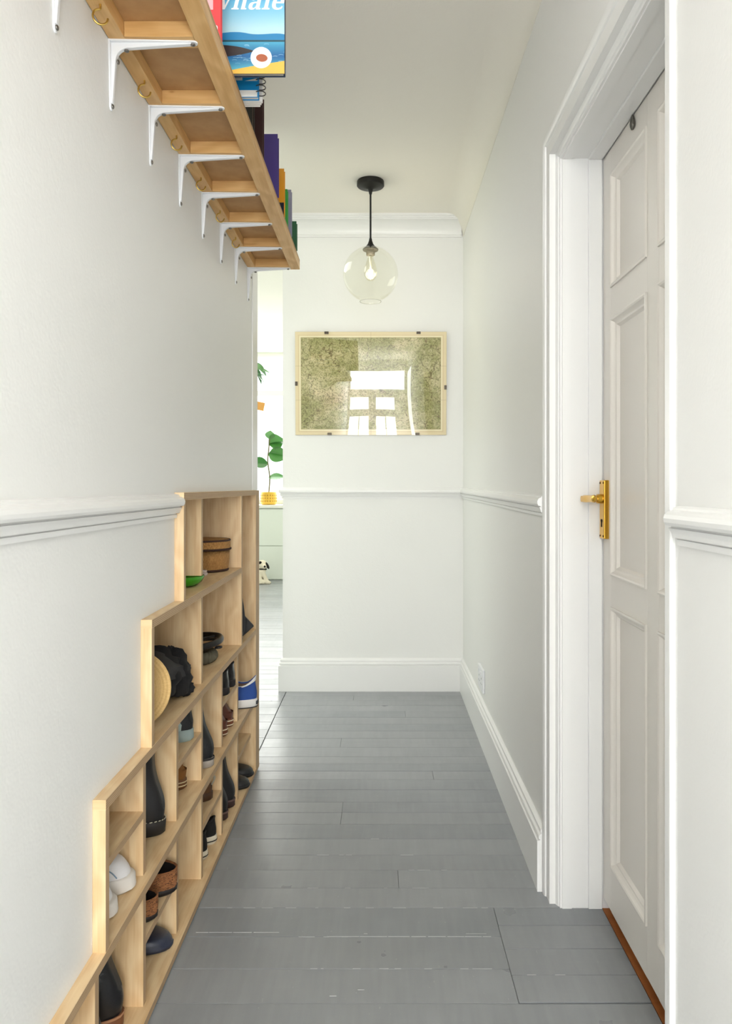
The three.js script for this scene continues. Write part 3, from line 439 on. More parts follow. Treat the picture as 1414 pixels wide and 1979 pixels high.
// white trainers, toes outwards
for (const [d, hx] of [[1.504, -0.491], [1.409, -0.494]]) footwear('white_trainer', 'white leather trainer with blue outlined toe under the half shelf', 'trainer', { heelX: hx, y: YD, d, toeOut: true, upper: '#e7e5e6', sole: '#ded8d0', lining: '#cfcdd2', rough: 0.4, group: 'white trainers', extra: (o) => {
  const on = (a, y) => { const R = [[0.03, 0.262, 0.044], [0.045, 0.256, 0.0435], [0.062, 0.235, 0.041], [0.078, 0.175, 0.037], [0.09, 0.14, 0.0345]]; let k = 0; while (k < 3 && y > R[k + 1][0]) k++; const t = (y - R[k][0]) / (R[k + 1][0] - R[k][0]), x1 = R[k][1] + (R[k + 1][1] - R[k][1]) * t, w = R[k][2] + (R[k + 1][2] - R[k][2]) * t, c = Math.cos(a), s = Math.sin(a), p = 2 / 2.35; return [x1 / 2 + x1 / 2 * c ** p + 0.0006, y, w * Math.sign(s) * Math.abs(s) ** p * (1 + 0.1 * c) * 1.01]; };
  for (const q of [-1, 1]) mesh('seam', tube([0.034, 0.044, 0.054, 0.062, 0.068].map((y) => on(q * (0.55 + (y - 0.034) * 6), y)), 0.0012, 20, 6), M('#8ba3b8', 0.5), o);
  mesh('toe_stitching', tube([-0.7, -0.35, 0, 0.35, 0.7].map((a) => on(a, 0.066)), 0.001, 20, 6), M('#b9bfb4', 0.5), o);
  const tg = [0, 0.25, 0.5, 0.75, 1].map((t) => { const x = 0.21 - 0.1 * t, y = 0.07 + 0.034 * t; return [[x, y, -0.021], [x + 0.004, y + 0.006, -0.012], [x + 0.005, y + 0.008, 0], [x + 0.004, y + 0.006, 0.012], [x, y, 0.021], [x - 0.012, y - 0.004, 0]]; });
  mesh('tongue', skin(tg), M('#c6d2e2', 0.15, { iridescence: 1, iridescenceIOR: 1.6 }), o);
} });
// tall black boots
for (const [d, hx] of [[1.747, -0.501], [1.635, -0.516]]) footwear('stitched_boot', 'tall black leather boot with pale welt stitching in a full height cell', 'boot', { heelX: hx, y: YD, d, upper: '#1a191b', sole: '#211d1a', rough: 0.35, group: 'black stitched boots', extra: (o) => {
  const n = 44, pts = outline(-0.001, 0.27, 0.0447, 0.0345, n); for (let i = 0; i < n; i++) if (pts[i][0] < 0.09) { const p = pts[i], q = pts[(i + 1) % n]; mesh('welt_stitch', tube([p, [(p[0] * 0.45 + q[0] * 0.55), p[1] + 0.0006, (p[2] * 0.45 + q[2] * 0.55)]], 0.0011, 2, 5), M('#c9c2ac', 0.7), o); }
} });
// mint and black running shoe
footwear('running_shoe', 'mint grey and black running shoe on the half shelf', 'trainer', { heelX: -0.496, y: 0.4272, d: 1.995, upper: '#191a1c', sole: '#94a39f', rough: 0.6, high: 0.86, extra: (o) => { mesh('heel_panel', skin([[0.03, 0.012, 0.2, 0.0449], [0.046, 0.01, 0.2, 0.0445], [0.058, 0.014, 0.19, 0.042]].map(([y, a, b, w]) => outline(a, b, w + 0.001, y)), false, false), M('#a9bab4', 0.6), o); } });
footwear('tan_boot', 'tan suede boot with striped sole under the running shoe', 'ankle', { heelX: -0.518, y: YD, d: 2.007, upper: '#8a5a26', sole: '#6b4420', rough: 0.85, high: 0.64, extra: (o) => { for (const y of [0.009, 0.018]) mesh('sole_stripe', band([0, 0.258, 0.0425], y, y + 0.003, 0.0006), M('#d9c9a0', 0.6), o); } });
footwear('chelsea_boot', 'black ankle boot with pale grey sole in a full height cell', 'ankle', { heelX: -0.48, y: YD, d: 2.163, upper: '#17181b', sole: '#a49c92', rough: 0.5, extra: (o) => { mesh('welt', band([0, 0.258, 0.0425], 0.022, 0.028, 0.0012), M('#2b2726', 0.6), o); mesh('elastic_gusset', skin([[0.075, 0.06, 0.105, 0.039], [0.12, 0.058, 0.1, 0.0362], [0.16, 0.055, 0.1, 0.0352]].map(([y, a, b, w]) => outline(a, b, w, y, 30, 0)), false, false), M('#2d2f33', 0.9), o); } });
// patent shoes
for (const [d, y] of [[2.528, 0.4272], [2.43, 0.4272]]) footwear('patent_shoe', 'glossy black patent shoe on the half shelf beside the trainer', 'low', { heelX: -0.488, y, d, upper: '#0f0d10', sole: '#1d1618', rough: 0.08, group: 'black patent shoes', high: 1.05 });
for (const d of [2.525, 2.43]) footwear('brown_boot', 'red brown leather boot with cream striped sole', 'ankle', { heelX: -0.495, y: YD, d, upper: '#5a2a17', sole: '#6d3a20', rough: 0.45, high: 0.63, group: 'brown leather boots', extra: (o) => { for (const y of [0.006, 0.02]) mesh('sole_stripe', band([0, 0.258, 0.0425], y, y + 0.0035, 0.0008), M('#e0d3b8', 0.6), o); } });
// blue trainer
footwear('canvas_trainer', 'blue canvas trainer with thick white sole sticking out of the cabinet', 'trainer', { heelX: -0.451, y: YD, d: 2.752, upper: '#2b4f9a', sole: '#eceae6', lining: '#8d6f5c', rough: 0.8, scale: 1.0, dip: 0.034, extra: (o) => { mesh('heel_collar', skin([[0.096, 0.0058, 0.13, 0.0342, 0.021], [0.106, 0.0046, 0.118, 0.0328, 0.027], [0.1145, 0.0042, 0.1145, 0.0322, 0.034]].map(([y, a, b, w, q]) => outline(a, b, w, y, 30, 0.1, 2.35, q)), false, false), M('#ecebe8', 0.7), o); mesh('outsole', band([0, 0.272, 0.0465], 0.0005, 0.004, 0.0008), M('#2a2a30', 0.6), o); mesh('heel_badge', rbox(-0.0022, 0.004, 0.01, 0.022, -0.012, 0.012, 0.001), M('#30323a', 0.6), o); } });
// bottom tier
for (const [d, hx] of [[1.497, -0.513], [1.392, -0.517]]) footwear('ankle_boot', 'big black rubber boot with brown sole and pull loop', 'ankle', { heelX: hx, y: YE, d, upper: '#1d1d20', sole: '#7a4a2c', rough: 0.28, scale: 1.06, high: 1.05, group: 'black rubber boots', extra: (o) => { mesh('pull_loop', tube([[0.036, 0.172, -0.008], [0.022, 0.195, -0.007], [0.014, 0.212, 0], [0.022, 0.195, 0.007], [0.036, 0.172, 0.008]], 0.0032, 24, 8), M('#1b1414', 0.6), o); mesh('welt', band([0, 0.2735, 0.0451], 0.0245, 0.0295, 0.0008), M('#b98762', 0.6), o); } });
const cork = M('#ffffff', 0.8, { map: texture(256, 256, (u, v) => { const t = fbm(u, v, 20, 20, 300, 3), k = fbm(u, v, 44, 44, 310, 2); return k > 0.66 ? [70, 38, 20] : mix([122, 74, 40], [176, 118, 70], t); }, true, 3, 1), bumpMap: grainy, bumpScale: 0.001 });
footwear('cork_clog', 'larger cork clog with open dark footbed on the half shelf', 'clog', { heelX: -0.473, y: 0.1572, d: 1.748, upper: cork, sole: '#1d1613', lining: '#221a17', scale: 1.1, high: 0.85 });
footwear('cork_clog', 'smaller cork clog with open dark footbed beside the larger one', 'clog', { heelX: -0.486, y: 0.1572, d: 1.64, upper: cork, sole: '#1d1613', lining: '#221a17', scale: 0.98, high: 0.9 });
footwear('navy_slip_on', 'low navy rubber slip on shoe under the cork clogs', 'flat', { heelX: -0.487, y: YE, d: 1.756, toeOut: true, upper: '#2b3144', sole: '#262b3c', lining: '#20242f', rough: 0.3, scale: 1.08 });
footwear('loafer', 'dull brown shoe with grey heel loop on the half shelf', 'low', { heelX: -0.503, y: 0.1622, d: 2.252, upper: '#5d3b1c', sole: '#4b2f18', rough: 0.7, high: 0.7, extra: (o) => mesh('heel_loop', tube([[0.002, 0.045, -0.006], [-0.005, 0.062, -0.005], [-0.002, 0.07, 0], [-0.005, 0.062, 0.005], [0.002, 0.045, 0.006]], 0.0025, 20, 6), M('#b5ad98', 0.7), o) });
for (const [d, hx] of [[2.271, -0.495], [2.175, -0.5]]) footwear('canvas_plimsoll', 'black canvas plimsoll with striped cream rubber sole', 'low', { heelX: hx, y: YE, d, upper: '#121110', sole: '#d9cfba', rough: 0.9, group: 'black plimsolls', extra: (o) => { mesh('sole_stripe', band([0, 0.258, 0.0425], 0.009, 0.0125, 0.0006), M('#1b1a18', 0.6), o); } });
for (const [d, hx] of [[2.528, -0.49], [2.432, -0.494]]) footwear('work_boot', 'black leather boot with dark red brown sole beside the end cell', 'ankle', { heelX: hx, y: YE, d, upper: '#161617', sole: '#3a2624', rough: 0.5, group: 'black work boots', extra: (o) => mesh('welt', band([0, 0.258, 0.0425], 0.022, 0.027, 0.001), M('#6d5550', 0.6), o) });
for (const [d, hx] of [[2.795, -0.473], [2.69, -0.469]]) footwear('black_loafer', 'plain black flat shoe in the end cell under the short shelf', 'flat', { heelX: hx, y: YE, d, toeOut: true, upper: '#16171a', sole: '#141416', rough: 0.45, scale: 1.12, group: 'plain black shoes' });

// ------------------------------------------------------------------ other things in the cabinet
{
  const t = thing('plastic_bowl', 'shallow bright green plastic dish at the end of the top shelf', 'dish', [-0.566, YB, -2.085]);
  mesh('bowl_shell', lathe([[0.001, 0], [0.04, 0], [0.055, 0.003], [0.068, 0.012], [0.0735, 0.022], [0.075, 0.0285], [0.0735, 0.0295], [0.07, 0.0285], [0.06, 0.022], [0.03, 0.019], [0.001, 0.018]], 40), M('#3f9e1c', 0.25), t);
  const cloth = thing('folded_cloth', 'tiny pale folded cloth between the green dish and the basket', 'cloth', [-0.555, YB, -2.335]);
  for (let i = 0; i < 2; i++) mesh('fold', rbox(-0.03, 0.015 - i * 0.002, i * 0.008, i * 0.008 + 0.008, -0.014, 0.014, 0.003, 3), M('#d8c9c3', 0.9), cloth);
}
{ // round lidded basket
  const weave = texture(512, 256, (u, v) => { const a = Math.sin(u * Math.PI * 2 * 34), b = Math.sin(v * Math.PI * 2 * 9), w = a * b > 0 ? 0.35 : 0.75, n = fbm(u, v, 60, 30, 410, 3); return mix([216, 168, 100], [138, 92, 46], Math.max(0, Math.min(1, w + 0.7 * (n - 0.5)))); }, true, 3, 1);
  const wm = M('#ffffff', 0.85, { map: weave, bumpMap: weave, bumpScale: 0.003 }), rim = M('#3d2419', 0.8);
  const t = thing('woven_basket', 'round woven cane basket with lid and dark bound rims', 'basket', [-0.582, YB, -2.47]); t.scale.set(0.83, 0.97, 0.83);
  mesh('basket_body', lathe([[0.001, 0.002], [0.09, 0.002], [0.097, 0.01], [0.101, 0.04], [0.101, 0.07], [0.001, 0.07]], 40), wm, t);
  const lid = mesh('lid', lathe([[0.101, 0.072], [0.105, 0.074], [0.104, 0.1], [0.1, 0.106], [0.06, 0.11], [0.001, 0.111]], 40), wm, t);
  for (const [r, y] of [[0.1055, 0.0745], [0.1025, 0.1035]]) mesh('bound_rim', new THREE.TorusGeometry(r, 0.0036, 8, 48).rotateX(Math.PI / 2).translate(0, y, 0), rim, lid);
  mesh('bound_rim', new THREE.TorusGeometry(0.094, 0.0045, 8, 48).rotateX(Math.PI / 2).translate(0, 0.0045, 0), rim, t);
}
{ // straw hat on its edge and black cloth heap
  const straw = texture(256, 256, (u, v) => { const t = 0.5 + 0.5 * Math.sin(v * Math.PI * 2 * 16), n = fbm(u, v, 80, 30, 500, 3); return mix([226, 194, 134], [186, 148, 88], 0.35 * t + 0.6 * n); }, true, 4, 1);
  const sm = M('#ffffff', 0.8, { map: straw, bumpMap: straw, bumpScale: 0.0015, side: THREE.DoubleSide });
  const t = thing('straw_hat', 'small round straw hat standing on its brim edge', 'hat', [-0.555, YC + 0.0915, -1.655]); t.rotation.set(-0.0, 0.35, 0);
  mesh('brim', lathe([[0.05, 0.004], [0.07, 0.003], [0.085, 0.001], [0.0895, 0], [0.0905, -0.002], [0.0885, -0.004], [0.07, -0.0015], [0.05, 0]], 48).rotateX(-Math.PI / 2), sm, t);
  mesh('crown', lathe([[0.051, 0.001], [0.05, 0.02], [0.047, 0.036], [0.04, 0.043], [0.02, 0.046], [0.001, 0.046]], 40).rotateX(-Math.PI / 2), sm, t);
  mesh('inner_disc', lathe([[0.0009, -0.0022], [0.03, -0.002], [0.06, -0.0012], [0.07, -0.0035]], 40).rotateX(-Math.PI / 2), sm, t);
  const cl = M('#121113', 0.95, { sheen: 0.15, bumpMap: grainy, bumpScale: 0.001 }), h = thing('black_jacket', 'crumpled black fabric cap and gloves heaped on the shelf', 'clothing', [-0.568, YC, -1.86]);
  const lump = (r, sx, sy, sz, s, cut = 0.0) => { const g = mergeVertices(new THREE.IcosahedronGeometry(r, 5).deleteAttribute('uv').deleteAttribute('normal')), p = g.attributes.position; for (let i = 0; i < p.count; i++) { const v = new THREE.Vector3().fromBufferAttribute(p, i), n = v.clone().normalize(), a = Math.atan2(n.z, n.x); const k = 1 + 0.12 * Math.sin(a * 3 + n.y * 4 + s) + 0.07 * Math.sin(a * 7 - n.y * 9 + s * 2) + 0.05 * Math.sin(n.x * 15 + s) * Math.sin(n.y * 13); v.multiplyScalar(k); v.set(v.x * sx, Math.max(cut, v.y * sy), v.z * sz); p.setXYZ(i, v.x, v.y, v.z); } g.computeVertexNormals(); return g; };
  mesh('jacket_body', lump(0.075, 0.95, 1.0, 1.2, 1, -0.066).translate(-0.006, 0.066, 0.0), cl, h);
  mesh('glove', lump(0.048, 0.95, 1.35, 1.0, 4, -0.055).translate(0.035, 0.062, -0.06), cl, h);
  mesh('glove', lump(0.028, 0.9, 0.7, 0.9, 8, -0.018).translate(0.058, 0.0185, -0.085), cl, h);
  const flap = []; for (let i = 0; i <= 10; i++) { const u = i / 10, row = []; for (let j = 0; j <= 10; j++) { const v = j / 10; row.push([-0.075 + 0.14 * u + 0.01 * v, 0.152 - 0.045 * u * u - 0.03 * v * v + 0.005 * Math.sin(u * 9 + v * 4), 0.1 - 0.17 * v - 0.02 * u]); } flap.push(row); }
  const fl = flap.map((r) => r), under = fl.map((r) => r.map(([x, y, z]) => [x, y - 0.02 - 0.02 * (1 - Math.abs(x * 8)), z]));
  const sheet = skin(fl.map((r, i) => [...r, ...under[i].slice().reverse()]), true, true);
  mesh('folded_cap', sheet, M('#1d1b1e', 0.8), h);
}
{ // belt coil, headband, umbrella, box
  const t = thing('coiled_belt', 'thick grey braided belt coiled on the shelf', 'belt', [-0.592, YC, -2.32]);
  for (let i = 0; i < 34; i++) { const a = i / 34 * 2 * Math.PI; const g = new THREE.SphereGeometry(0.02, 10, 8).scale(0.62, 0.9, 1.25).rotateY(0.5).translate(0.072, 0.018, 0).rotateY(a); mesh('braid', g, M('#5c5848', 0.85), t); }
  const k = thing('headband', 'black padded headband lying on the coiled belt', 'headband', [-0.585, YC + 0.056, -2.335]); k.rotation.set(0.05, 0, 0.1);
  mesh('band', new THREE.TorusGeometry(0.088, 0.0085, 12, 56).scale(1, 1, 1.2).rotateX(Math.PI / 2), M('#100f12', 0.3), k);
  mesh('cross_strap', [tube([[-0.06, 0.0, 0.06], [-0.02, 0.004, 0], [0.06, 0.0, -0.06]], 0.004, 16, 8), tube([[-0.02, 0.0, 0.083], [0.01, 0.004, 0], [0.084, 0.0, -0.01]], 0.004, 16, 8)], M('#121114', 0.35), k);
  mesh('buckle', new THREE.TorusGeometry(0.0095, 0.0028, 8, 20).rotateX(Math.PI / 2).translate(0.085, -0.017, 0.025), M('#17161a', 0.3), k);
  const u = thing('folded_umbrella', 'slim dark folded umbrella leaning in the tall narrow cell', 'umbrella', [-0.492, YC, -2.632]); u.rotation.set(0, 0, 0.03); u.scale.set(0.85, 0.62, 0.85);
  mesh('canopy', lathe([[0.001, 0.03], [0.012, 0.032], [0.021, 0.06], [0.024, 0.12], [0.019, 0.2], [0.013, 0.26], [0.007, 0.285], [0.001, 0.286]], 20), M('#27272a', 0.7), u);
  mesh('handle', lathe([[0.001, 0.003], [0.009, 0.003], [0.011, 0.012], [0.009, 0.032], [0.001, 0.034]], 20), M('#151516', 0.4), u);
  const b = thing('square_pouch', 'flat black square pouch tipped on its corner', 'pouch', [-0.494, YC + 0.0415, -2.7], 0.25);
  mesh('pouch_body', rbox(-0.027, 0.027, -0.027, 0.027, -0.013, 0.013, 0.003, 2).rotateZ(0.72), M('#0e0e10', 0.6), b); mesh('zip', rbox(-0.0275, 0.0275, 0.0262, 0.0282, -0.002, 0.002, 0.0005).rotateZ(0.72), M('#37373b', 0.4), b);
}

// ------------------------------------------------------------------ pendant lamp
{
  const t = thing('pendant_lamp', 'clear glass globe pendant lamp on a black ceiling rose', 'lamp', [-0.047, 2.1, -3.54]);
  const dark = M('#1d1b18', 0.45, { metalness: 0.4 });
  mesh('ceiling_rose', lathe([[0.001, CEIL - 2.1], [0.062, CEIL - 2.1], [0.064, CEIL - 2.104], [0.0645, CEIL - 2.122], [0.061, CEIL - 2.126], [0.045, CEIL - 2.128], [0.03, CEIL - 2.134], [0.012, CEIL - 2.138], [0.009, CEIL - 2.15], [0.006, CEIL - 2.162], [0.001, CEIL - 2.163]].reverse(), 48), dark, t);
  mesh('cord', new THREE.CylinderGeometry(0.0045, 0.0045, 0.275, 12).translate(0, 0.29, 0), M('#0f0e0d', 0.6), t);
  mesh('lamp_holder', lathe([[0.001, 0.172], [0.006, 0.17], [0.008, 0.158], [0.014, 0.142], [0.024, 0.13], [0.031, 0.124], [0.0315, 0.12], [0.001, 0.12]].reverse(), 32), dark, t);
  const R = 0.13, pts = [], a0 = 0.245, a1 = Math.PI - 0.42;
  for (let i = 0; i <= 40; i++) { const a = a0 + (a1 - a0) * i / 40; pts.push([R * Math.sin(a), R * Math.cos(a)]); }
  pts.push([0.0505, -0.1255], [0.05, -0.128]);
  mesh('glass_globe', lathe(pts.reverse(), 64), new THREE.MeshPhysicalMaterial({ color: '#fbfbf7', roughness: 0.0, transmission: 1, thickness: 0, ior: 1.35 }), t);
  mesh('globe_rim', new THREE.TorusGeometry(0.05, 0.0012, 6, 48).rotateX(Math.PI / 2).translate(0, -0.128, 0), M('#c9c8bd', 0.15), t);
  mesh('bulb_socket', lathe([[0.001, 0.09], [0.02, 0.09], [0.021, 0.105], [0.036, 0.113], [0.037, 0.119], [0.001, 0.119]], 32), M('#6f6a5c', 0.5), t);
  const b = mesh('bulb', lathe([[0.0135, 0.09], [0.014, 0.075], [0.021, 0.055], [0.029, 0.03], [0.031, 0.01], [0.028, -0.01], [0.019, -0.024], [0.008, -0.03], [0.0005, -0.031]].reverse(), 32), new THREE.MeshPhysicalMaterial({ color: '#fbfaf4', roughness: 0.02, transmission: 1, thickness: 0 }), t);
  mesh('filament_stem', [lathe([[0.0005, 0.088], [0.006, 0.086], [0.005, 0.06], [0.0032, 0.03], [0.0005, 0.028]].reverse(), 16), ...[-1, 1].map((s) => tube([[0, 0.04, 0], [s * 0.008, 0.02, 0], [s * 0.01, -0.005, 0]], 0.001, 12, 6))], M('#f4f2e6', 0.1, { metalness: 0.5 }), b);
}

if (LAMP_CD > 0) { const l = new THREE.PointLight(new THREE.Color(1, 0.9, 0.74), LAMP_CD, 0, 2); l.position.set(-0.047, 2.1, -3.54); l.shadow.radius = 1.2; l.castShadow = true; l.name = 'pendant_bulb_glow'; scene.add(l); }

// ------------------------------------------------------------------ framed map on the end wall
{
  const PW = 0.811, PH = 0.552, tilt = 0.033;
  const t = thing('framed_map', 'old green and tan printed map in a frameless clip frame', 'picture', [-0.0515, 1.376, -END + 0.006]); t.rotation.x = tilt;
  const map = painted(1218, 828, (c, w, h) => {
    c.fillStyle = '#ecdcb4'; c.fillRect(0, 0, w, h); c.strokeStyle = '#d8c190'; c.lineWidth = 3; c.strokeRect(26, 26, w - 52, h - 52); c.strokeStyle = '#f6ecc9'; c.lineWidth = 9; c.strokeRect(38, 38, w - 76, h - 76);
    const x0 = 46, y0 = 46, mw = w - 92, mh = h - 92, im = c.getImageData(x0, y0, mw, mh);
    for (let j = 0; j < mh; j++) for (let i = 0; i < mw; i++) {
      const u = i / mw, v = j / mh, big = fbm(u, v, 5, 4, 801, 4), mid = fbm(u, v, 26, 18, 811, 4), fine = fbm(u, v, 150, 105, 821, 2), warm = fbm(u, v, 4, 3, 831, 3);
      let col = mix([158, 156, 98], [232, 218, 176], Math.max(0, Math.min(1, 1.5 * (big - 0.3) + 0.9 * (mid - 0.5)))); col = mix(col, [206, 158, 120], Math.max(0, warm - 0.5) * 1.1);
      const road = Math.abs(fbm(u, v, 7, 5, 841, 3) - 0.5) < 0.006 || Math.abs(fbm(u, v, 11, 8, 851, 3) - 0.5) < 0.006; if (road) col = mix(col, [92, 74, 44], 0.55); col = mix(col, [70, 66, 30], Math.max(0, fine - 0.52) * 1.6); col = mix(col, [232, 224, 186], Math.max(0, 0.42 - fine) * 1.5);
      const k = (j * mw + i) * 4; im.data[k] = col[0]; im.data[k + 1] = col[1]; im.data[k + 2] = col[2]; im.data[k + 3] = 255;
    }
    c.putImageData(im, x0, y0);
    c.strokeStyle = '#8b7a4a'; c.lineWidth = 2; c.strokeRect(x0, y0, mw, mh); c.fillStyle = 'rgba(120,100,60,0.35)'; c.fillRect(0, h * 0.33, w, 2); c.fillRect(0, h * 0.66, w, 2); c.fillRect(w * 0.5, 0, 2, h);
  });
  mesh('backing_board', rbox(-PW / 2, PW / 2, 0, PH, -0.002, 0.002, 0.0008), M('#c9b894', 0.8), t);
  mesh('map_print', new THREE.PlaneGeometry(PW - 0.002, PH - 0.002).translate(0, PH / 2, 0.0024), new THREE.MeshPhysicalMaterial({ map, roughness: 0.75 }), t);
  const g = new THREE.PlaneGeometry(PW, PH, 40, 28), p = g.attributes.position;                       // the glazing bows out a little between its clips
  for (let i = 0; i < p.count; i++) { const x = p.getX(i) / (PW / 2), y = p.getY(i) / (PH / 2); p.setZ(i, 0.0038 + 0.0022 * (1 - x * x) * (1 - y * y)); }
  g.computeVertexNormals(); mesh('glazing', g.translate(0, PH / 2, 0), glassPane, t);
  for (const [x, y] of [[-0.237, PH - 0.006], [0.255, PH - 0.006], [-0.222, 0.006], [0.25, 0.006], [-PW / 2 + 0.006, 0.275], [PW / 2 - 0.006, 0.255]]) { const v = Math.abs(x) > 0.39, a = v ? 0.0065 : 0.011, b = v ? 0.011 : 0.0065; mesh('clip', rbox(x - a, x + a, y - b, y + b, -0.0078, 0.003, 0.001).translate(0, 0, 0), M('#4a4238', 0.35, { metalness: 0.7 }), t); }
}

// ------------------------------------------------------------------ kitchen seen through the opening
{
  const t = thing('kitchen_cabinet', 'pale green painted kitchen base cabinet with wide drawers', 'cabinet');
  mesh('cabinet_body', box(KX0 + 0.01, KX1 - 0.03, 0, 0.845, 8.83, KEND - 0.001), kitchenPaint, t);
  for (let i = 0; i < 3; i++) { const x0 = KX0 + 0.02 + i * 0.94, x1 = x0 + 0.935; for (const [a, b] of [[0.01, 0.398], [0.404, 0.833]]) mesh('drawer_front', rbox(x0, x1, a, b, 8.81, 8.829, 0.002), kitchenPaint, t); }
  tag(mesh('worktop', rbox(KX0 + 0.005, KX1 - 0.025, 0.8455, 0.88, 8.795, KEND - 0.03, 0.003), M('#efeee6', 0.4)), 'white kitchen worktop under the window', 'worktop');
  const sh = thing('window_shelf', 'white shelf fixed across the kitchen window', 'shelf'); mesh('shelf_board', rbox(KX0, KX1, 2.185, 2.25, 9.0, 9.22, 0.003), trimPaint, sh); for (const x of [-2.6, -1.75, -0.9]) mesh('shelf_support', box(x, x + 0.02, 2.09, 2.185, 9.1, KEND - 0.02), trimPaint, sh);
}
const leafGreen = ['#2f6a2a', '#3d7830', '#2a5a28'].map((c) => M(c, 0.4, { transmission: 0.25, thickness: 0, side: THREE.DoubleSide }));
function leafGeo(len, wid, bend, fold = 0.18) { const rows = []; for (let i = 0; i <= 8; i++) { const u = i / 8, w = wid * Math.sin(Math.PI * Math.min(1, 0.04 + 0.94 * u ** 0.8)), row = []; for (let j = -3; j <= 3; j++) { const v = j / 3; row.push([u * len, bend * u * u + Math.abs(v) * w * fold, v * w]); } rows.push(row); } const pos = [], idx = []; rows.forEach((r) => r.forEach((p) => pos.push(...p))); for (let i = 0; i < 8; i++) for (let j = 0; j < 6; j++) { const a = i * 7 + j; idx.push(a, a + 1, a + 7, a + 1, a + 8, a + 7); } const g = new THREE.BufferGeometry(); g.setAttribute('position', new THREE.Float32BufferAttribute(pos, 3)); g.setIndex(idx); g.computeVertexNormals(); return g; }
function leaf(parent, at, yaw, pitch, roll, len, wid, bend, k) { const o = mesh('leaf', leafGeo(len, wid * 1.2, bend), leafGreen[k % 3], parent); o.position.set(...at); o.rotation.set(roll, yaw, pitch, 'YZX'); return o; }
{
  const px = -1.34, pd = 9.0, py = 0.88;
  const pot = thing('yellow_planter', 'yellow patterned ceramic planter on the kitchen worktop', 'planter', [px, py, -pd]);
  mesh('pot_body', lathe([[0.001, 0], [0.078, 0], [0.09, 0.012], [0.094, 0.05], [0.095, 0.145], [0.092, 0.152], [0.088, 0.15], [0.087, 0.125], [0.001, 0.125]], 40), M('#dcb13e', 0.4), pot);
  for (let r = 0; r < 3; r++) for (let i = 0; i < 18; i++) { const a = i / 18 * 2 * Math.PI; mesh('raised_dot', new THREE.SphereGeometry(0.009, 8, 6).scale(1, 1.2, 0.4).translate(0, 0.045 + r * 0.034, 0.0945).rotateY(a), M('#b98a24', 0.4), pot); }
  const t = thing('rubber_plant', 'young rubber plant with round glossy leaves in the yellow planter', 'plant', [px, py + 0.126, -pd]);
  mesh('stem', tube([[0, 0, 0], [0.012, 0.2, 0], [-0.012, 0.4, 0], [0.0, 0.54, 0], [0.01, 0.66, 0]], 0.0075, 32, 8), M('#6e6a45', 0.7), t);
  const L = [[[0.0, 0.2, 0], -0.1, 0.1, 0.6, 0.2, 0.06, -0.02, 1], [[0.01, 0.23, 0], 3.2, 0.5, 0.3, 0.2, 0.012, 0.02, 2], [[-0.01, 0.37, 0], 3.0, 0.05, 0.9, 0.24, 0.07, -0.02, 0], [[0, 0.48, 0], -0.2, -0.05, 1.2, 0.25, 0.085, -0.05, 1], [[0, 0.5, 0], 0.25, 0.0, 0.3, 0.26, 0.06, -0.07, 2], [[0, 0.6, 0], 0.4, 0.35, 1.35, 0.2, 0.085, -0.02, 1], [[0, 0.6, 0], 0.1, 0.08, -0.2, 0.26, 0.045, 0.0, 0], [[0.0, 0.58, 0], 2.9, 1.05, 0.5, 0.3, 0.03, 0.03, 2], [[0.01, 0.66, 0], 1.6, 0.9, 0.2, 0.14, 0.05, 0, 1]];
  for (const a of L) leaf(t, ...a);
  const j = thing('glass_jar', 'clear glass jar holding a trailing cutting on the window shelf', 'jar', [-1.545, 2.25, -9.1]);
  mesh('jar_wall', lathe([[0.001, 0.002], [0.05, 0.002], [0.056, 0.01], [0.056, 0.09], [0.048, 0.105]], 32), glassPane, j);
  const u = thing('trailing_plant', 'trailing bright green plant spilling from the glass jar', 'plant', [-1.545, 2.26, -9.1]);
  mesh('stem', [tube([[0, 0, 0], [0.01, 0.15, 0], [-0.02, 0.32, 0]], 0.005, 16, 6), tube([[0, 0.05, 0], [0.03, 0.2, 0], [0.06, 0.3, 0]], 0.004, 16, 6)], M('#6f9a3c', 0.6), u);
  for (let i = 0; i < 9; i++) leaf(u, [0.01 * (i % 3), 0.18 + 0.02 * i, 0], [0.1, 3.1, 0.5, 2.6, -0.4, 0.2, 1.4, -0.9, 0.0][i], [0.3, 0.2, -0.5, -0.4, 0.1, -0.9, 0.6, -0.2, -0.6][i], 0.4 * (i % 3), 0.2, 0.035, -0.08, i);
  const bowl = thing('glass_dish', 'shallow clear glass dish on the window shelf', 'dish', [-1.41, 2.25, -9.1]); mesh('dish_wall', lathe([[0.001, 0.002], [0.04, 0.002], [0.06, 0.02], [0.09, 0.05], [0.092, 0.052]], 32), glassPane, bowl);
  const wb = thing('wooden_board', 'small orange wooden board hanging under the window shelf', 'board', [-1.5, 2.1, -9.08]); mesh('board_plate', rbox(-0.12, 0.1, -0.07, 0.03, -0.01, 0.01, 0.004, 2).rotateZ(-0.2), M('#d39a4f', 0.6), wb); mesh('hanging_hook', tube([[0, 0.02, 0], [0, 0.06, 0], [0, 0.084, 0]], 0.003, 8, 6), steel, wb);
}
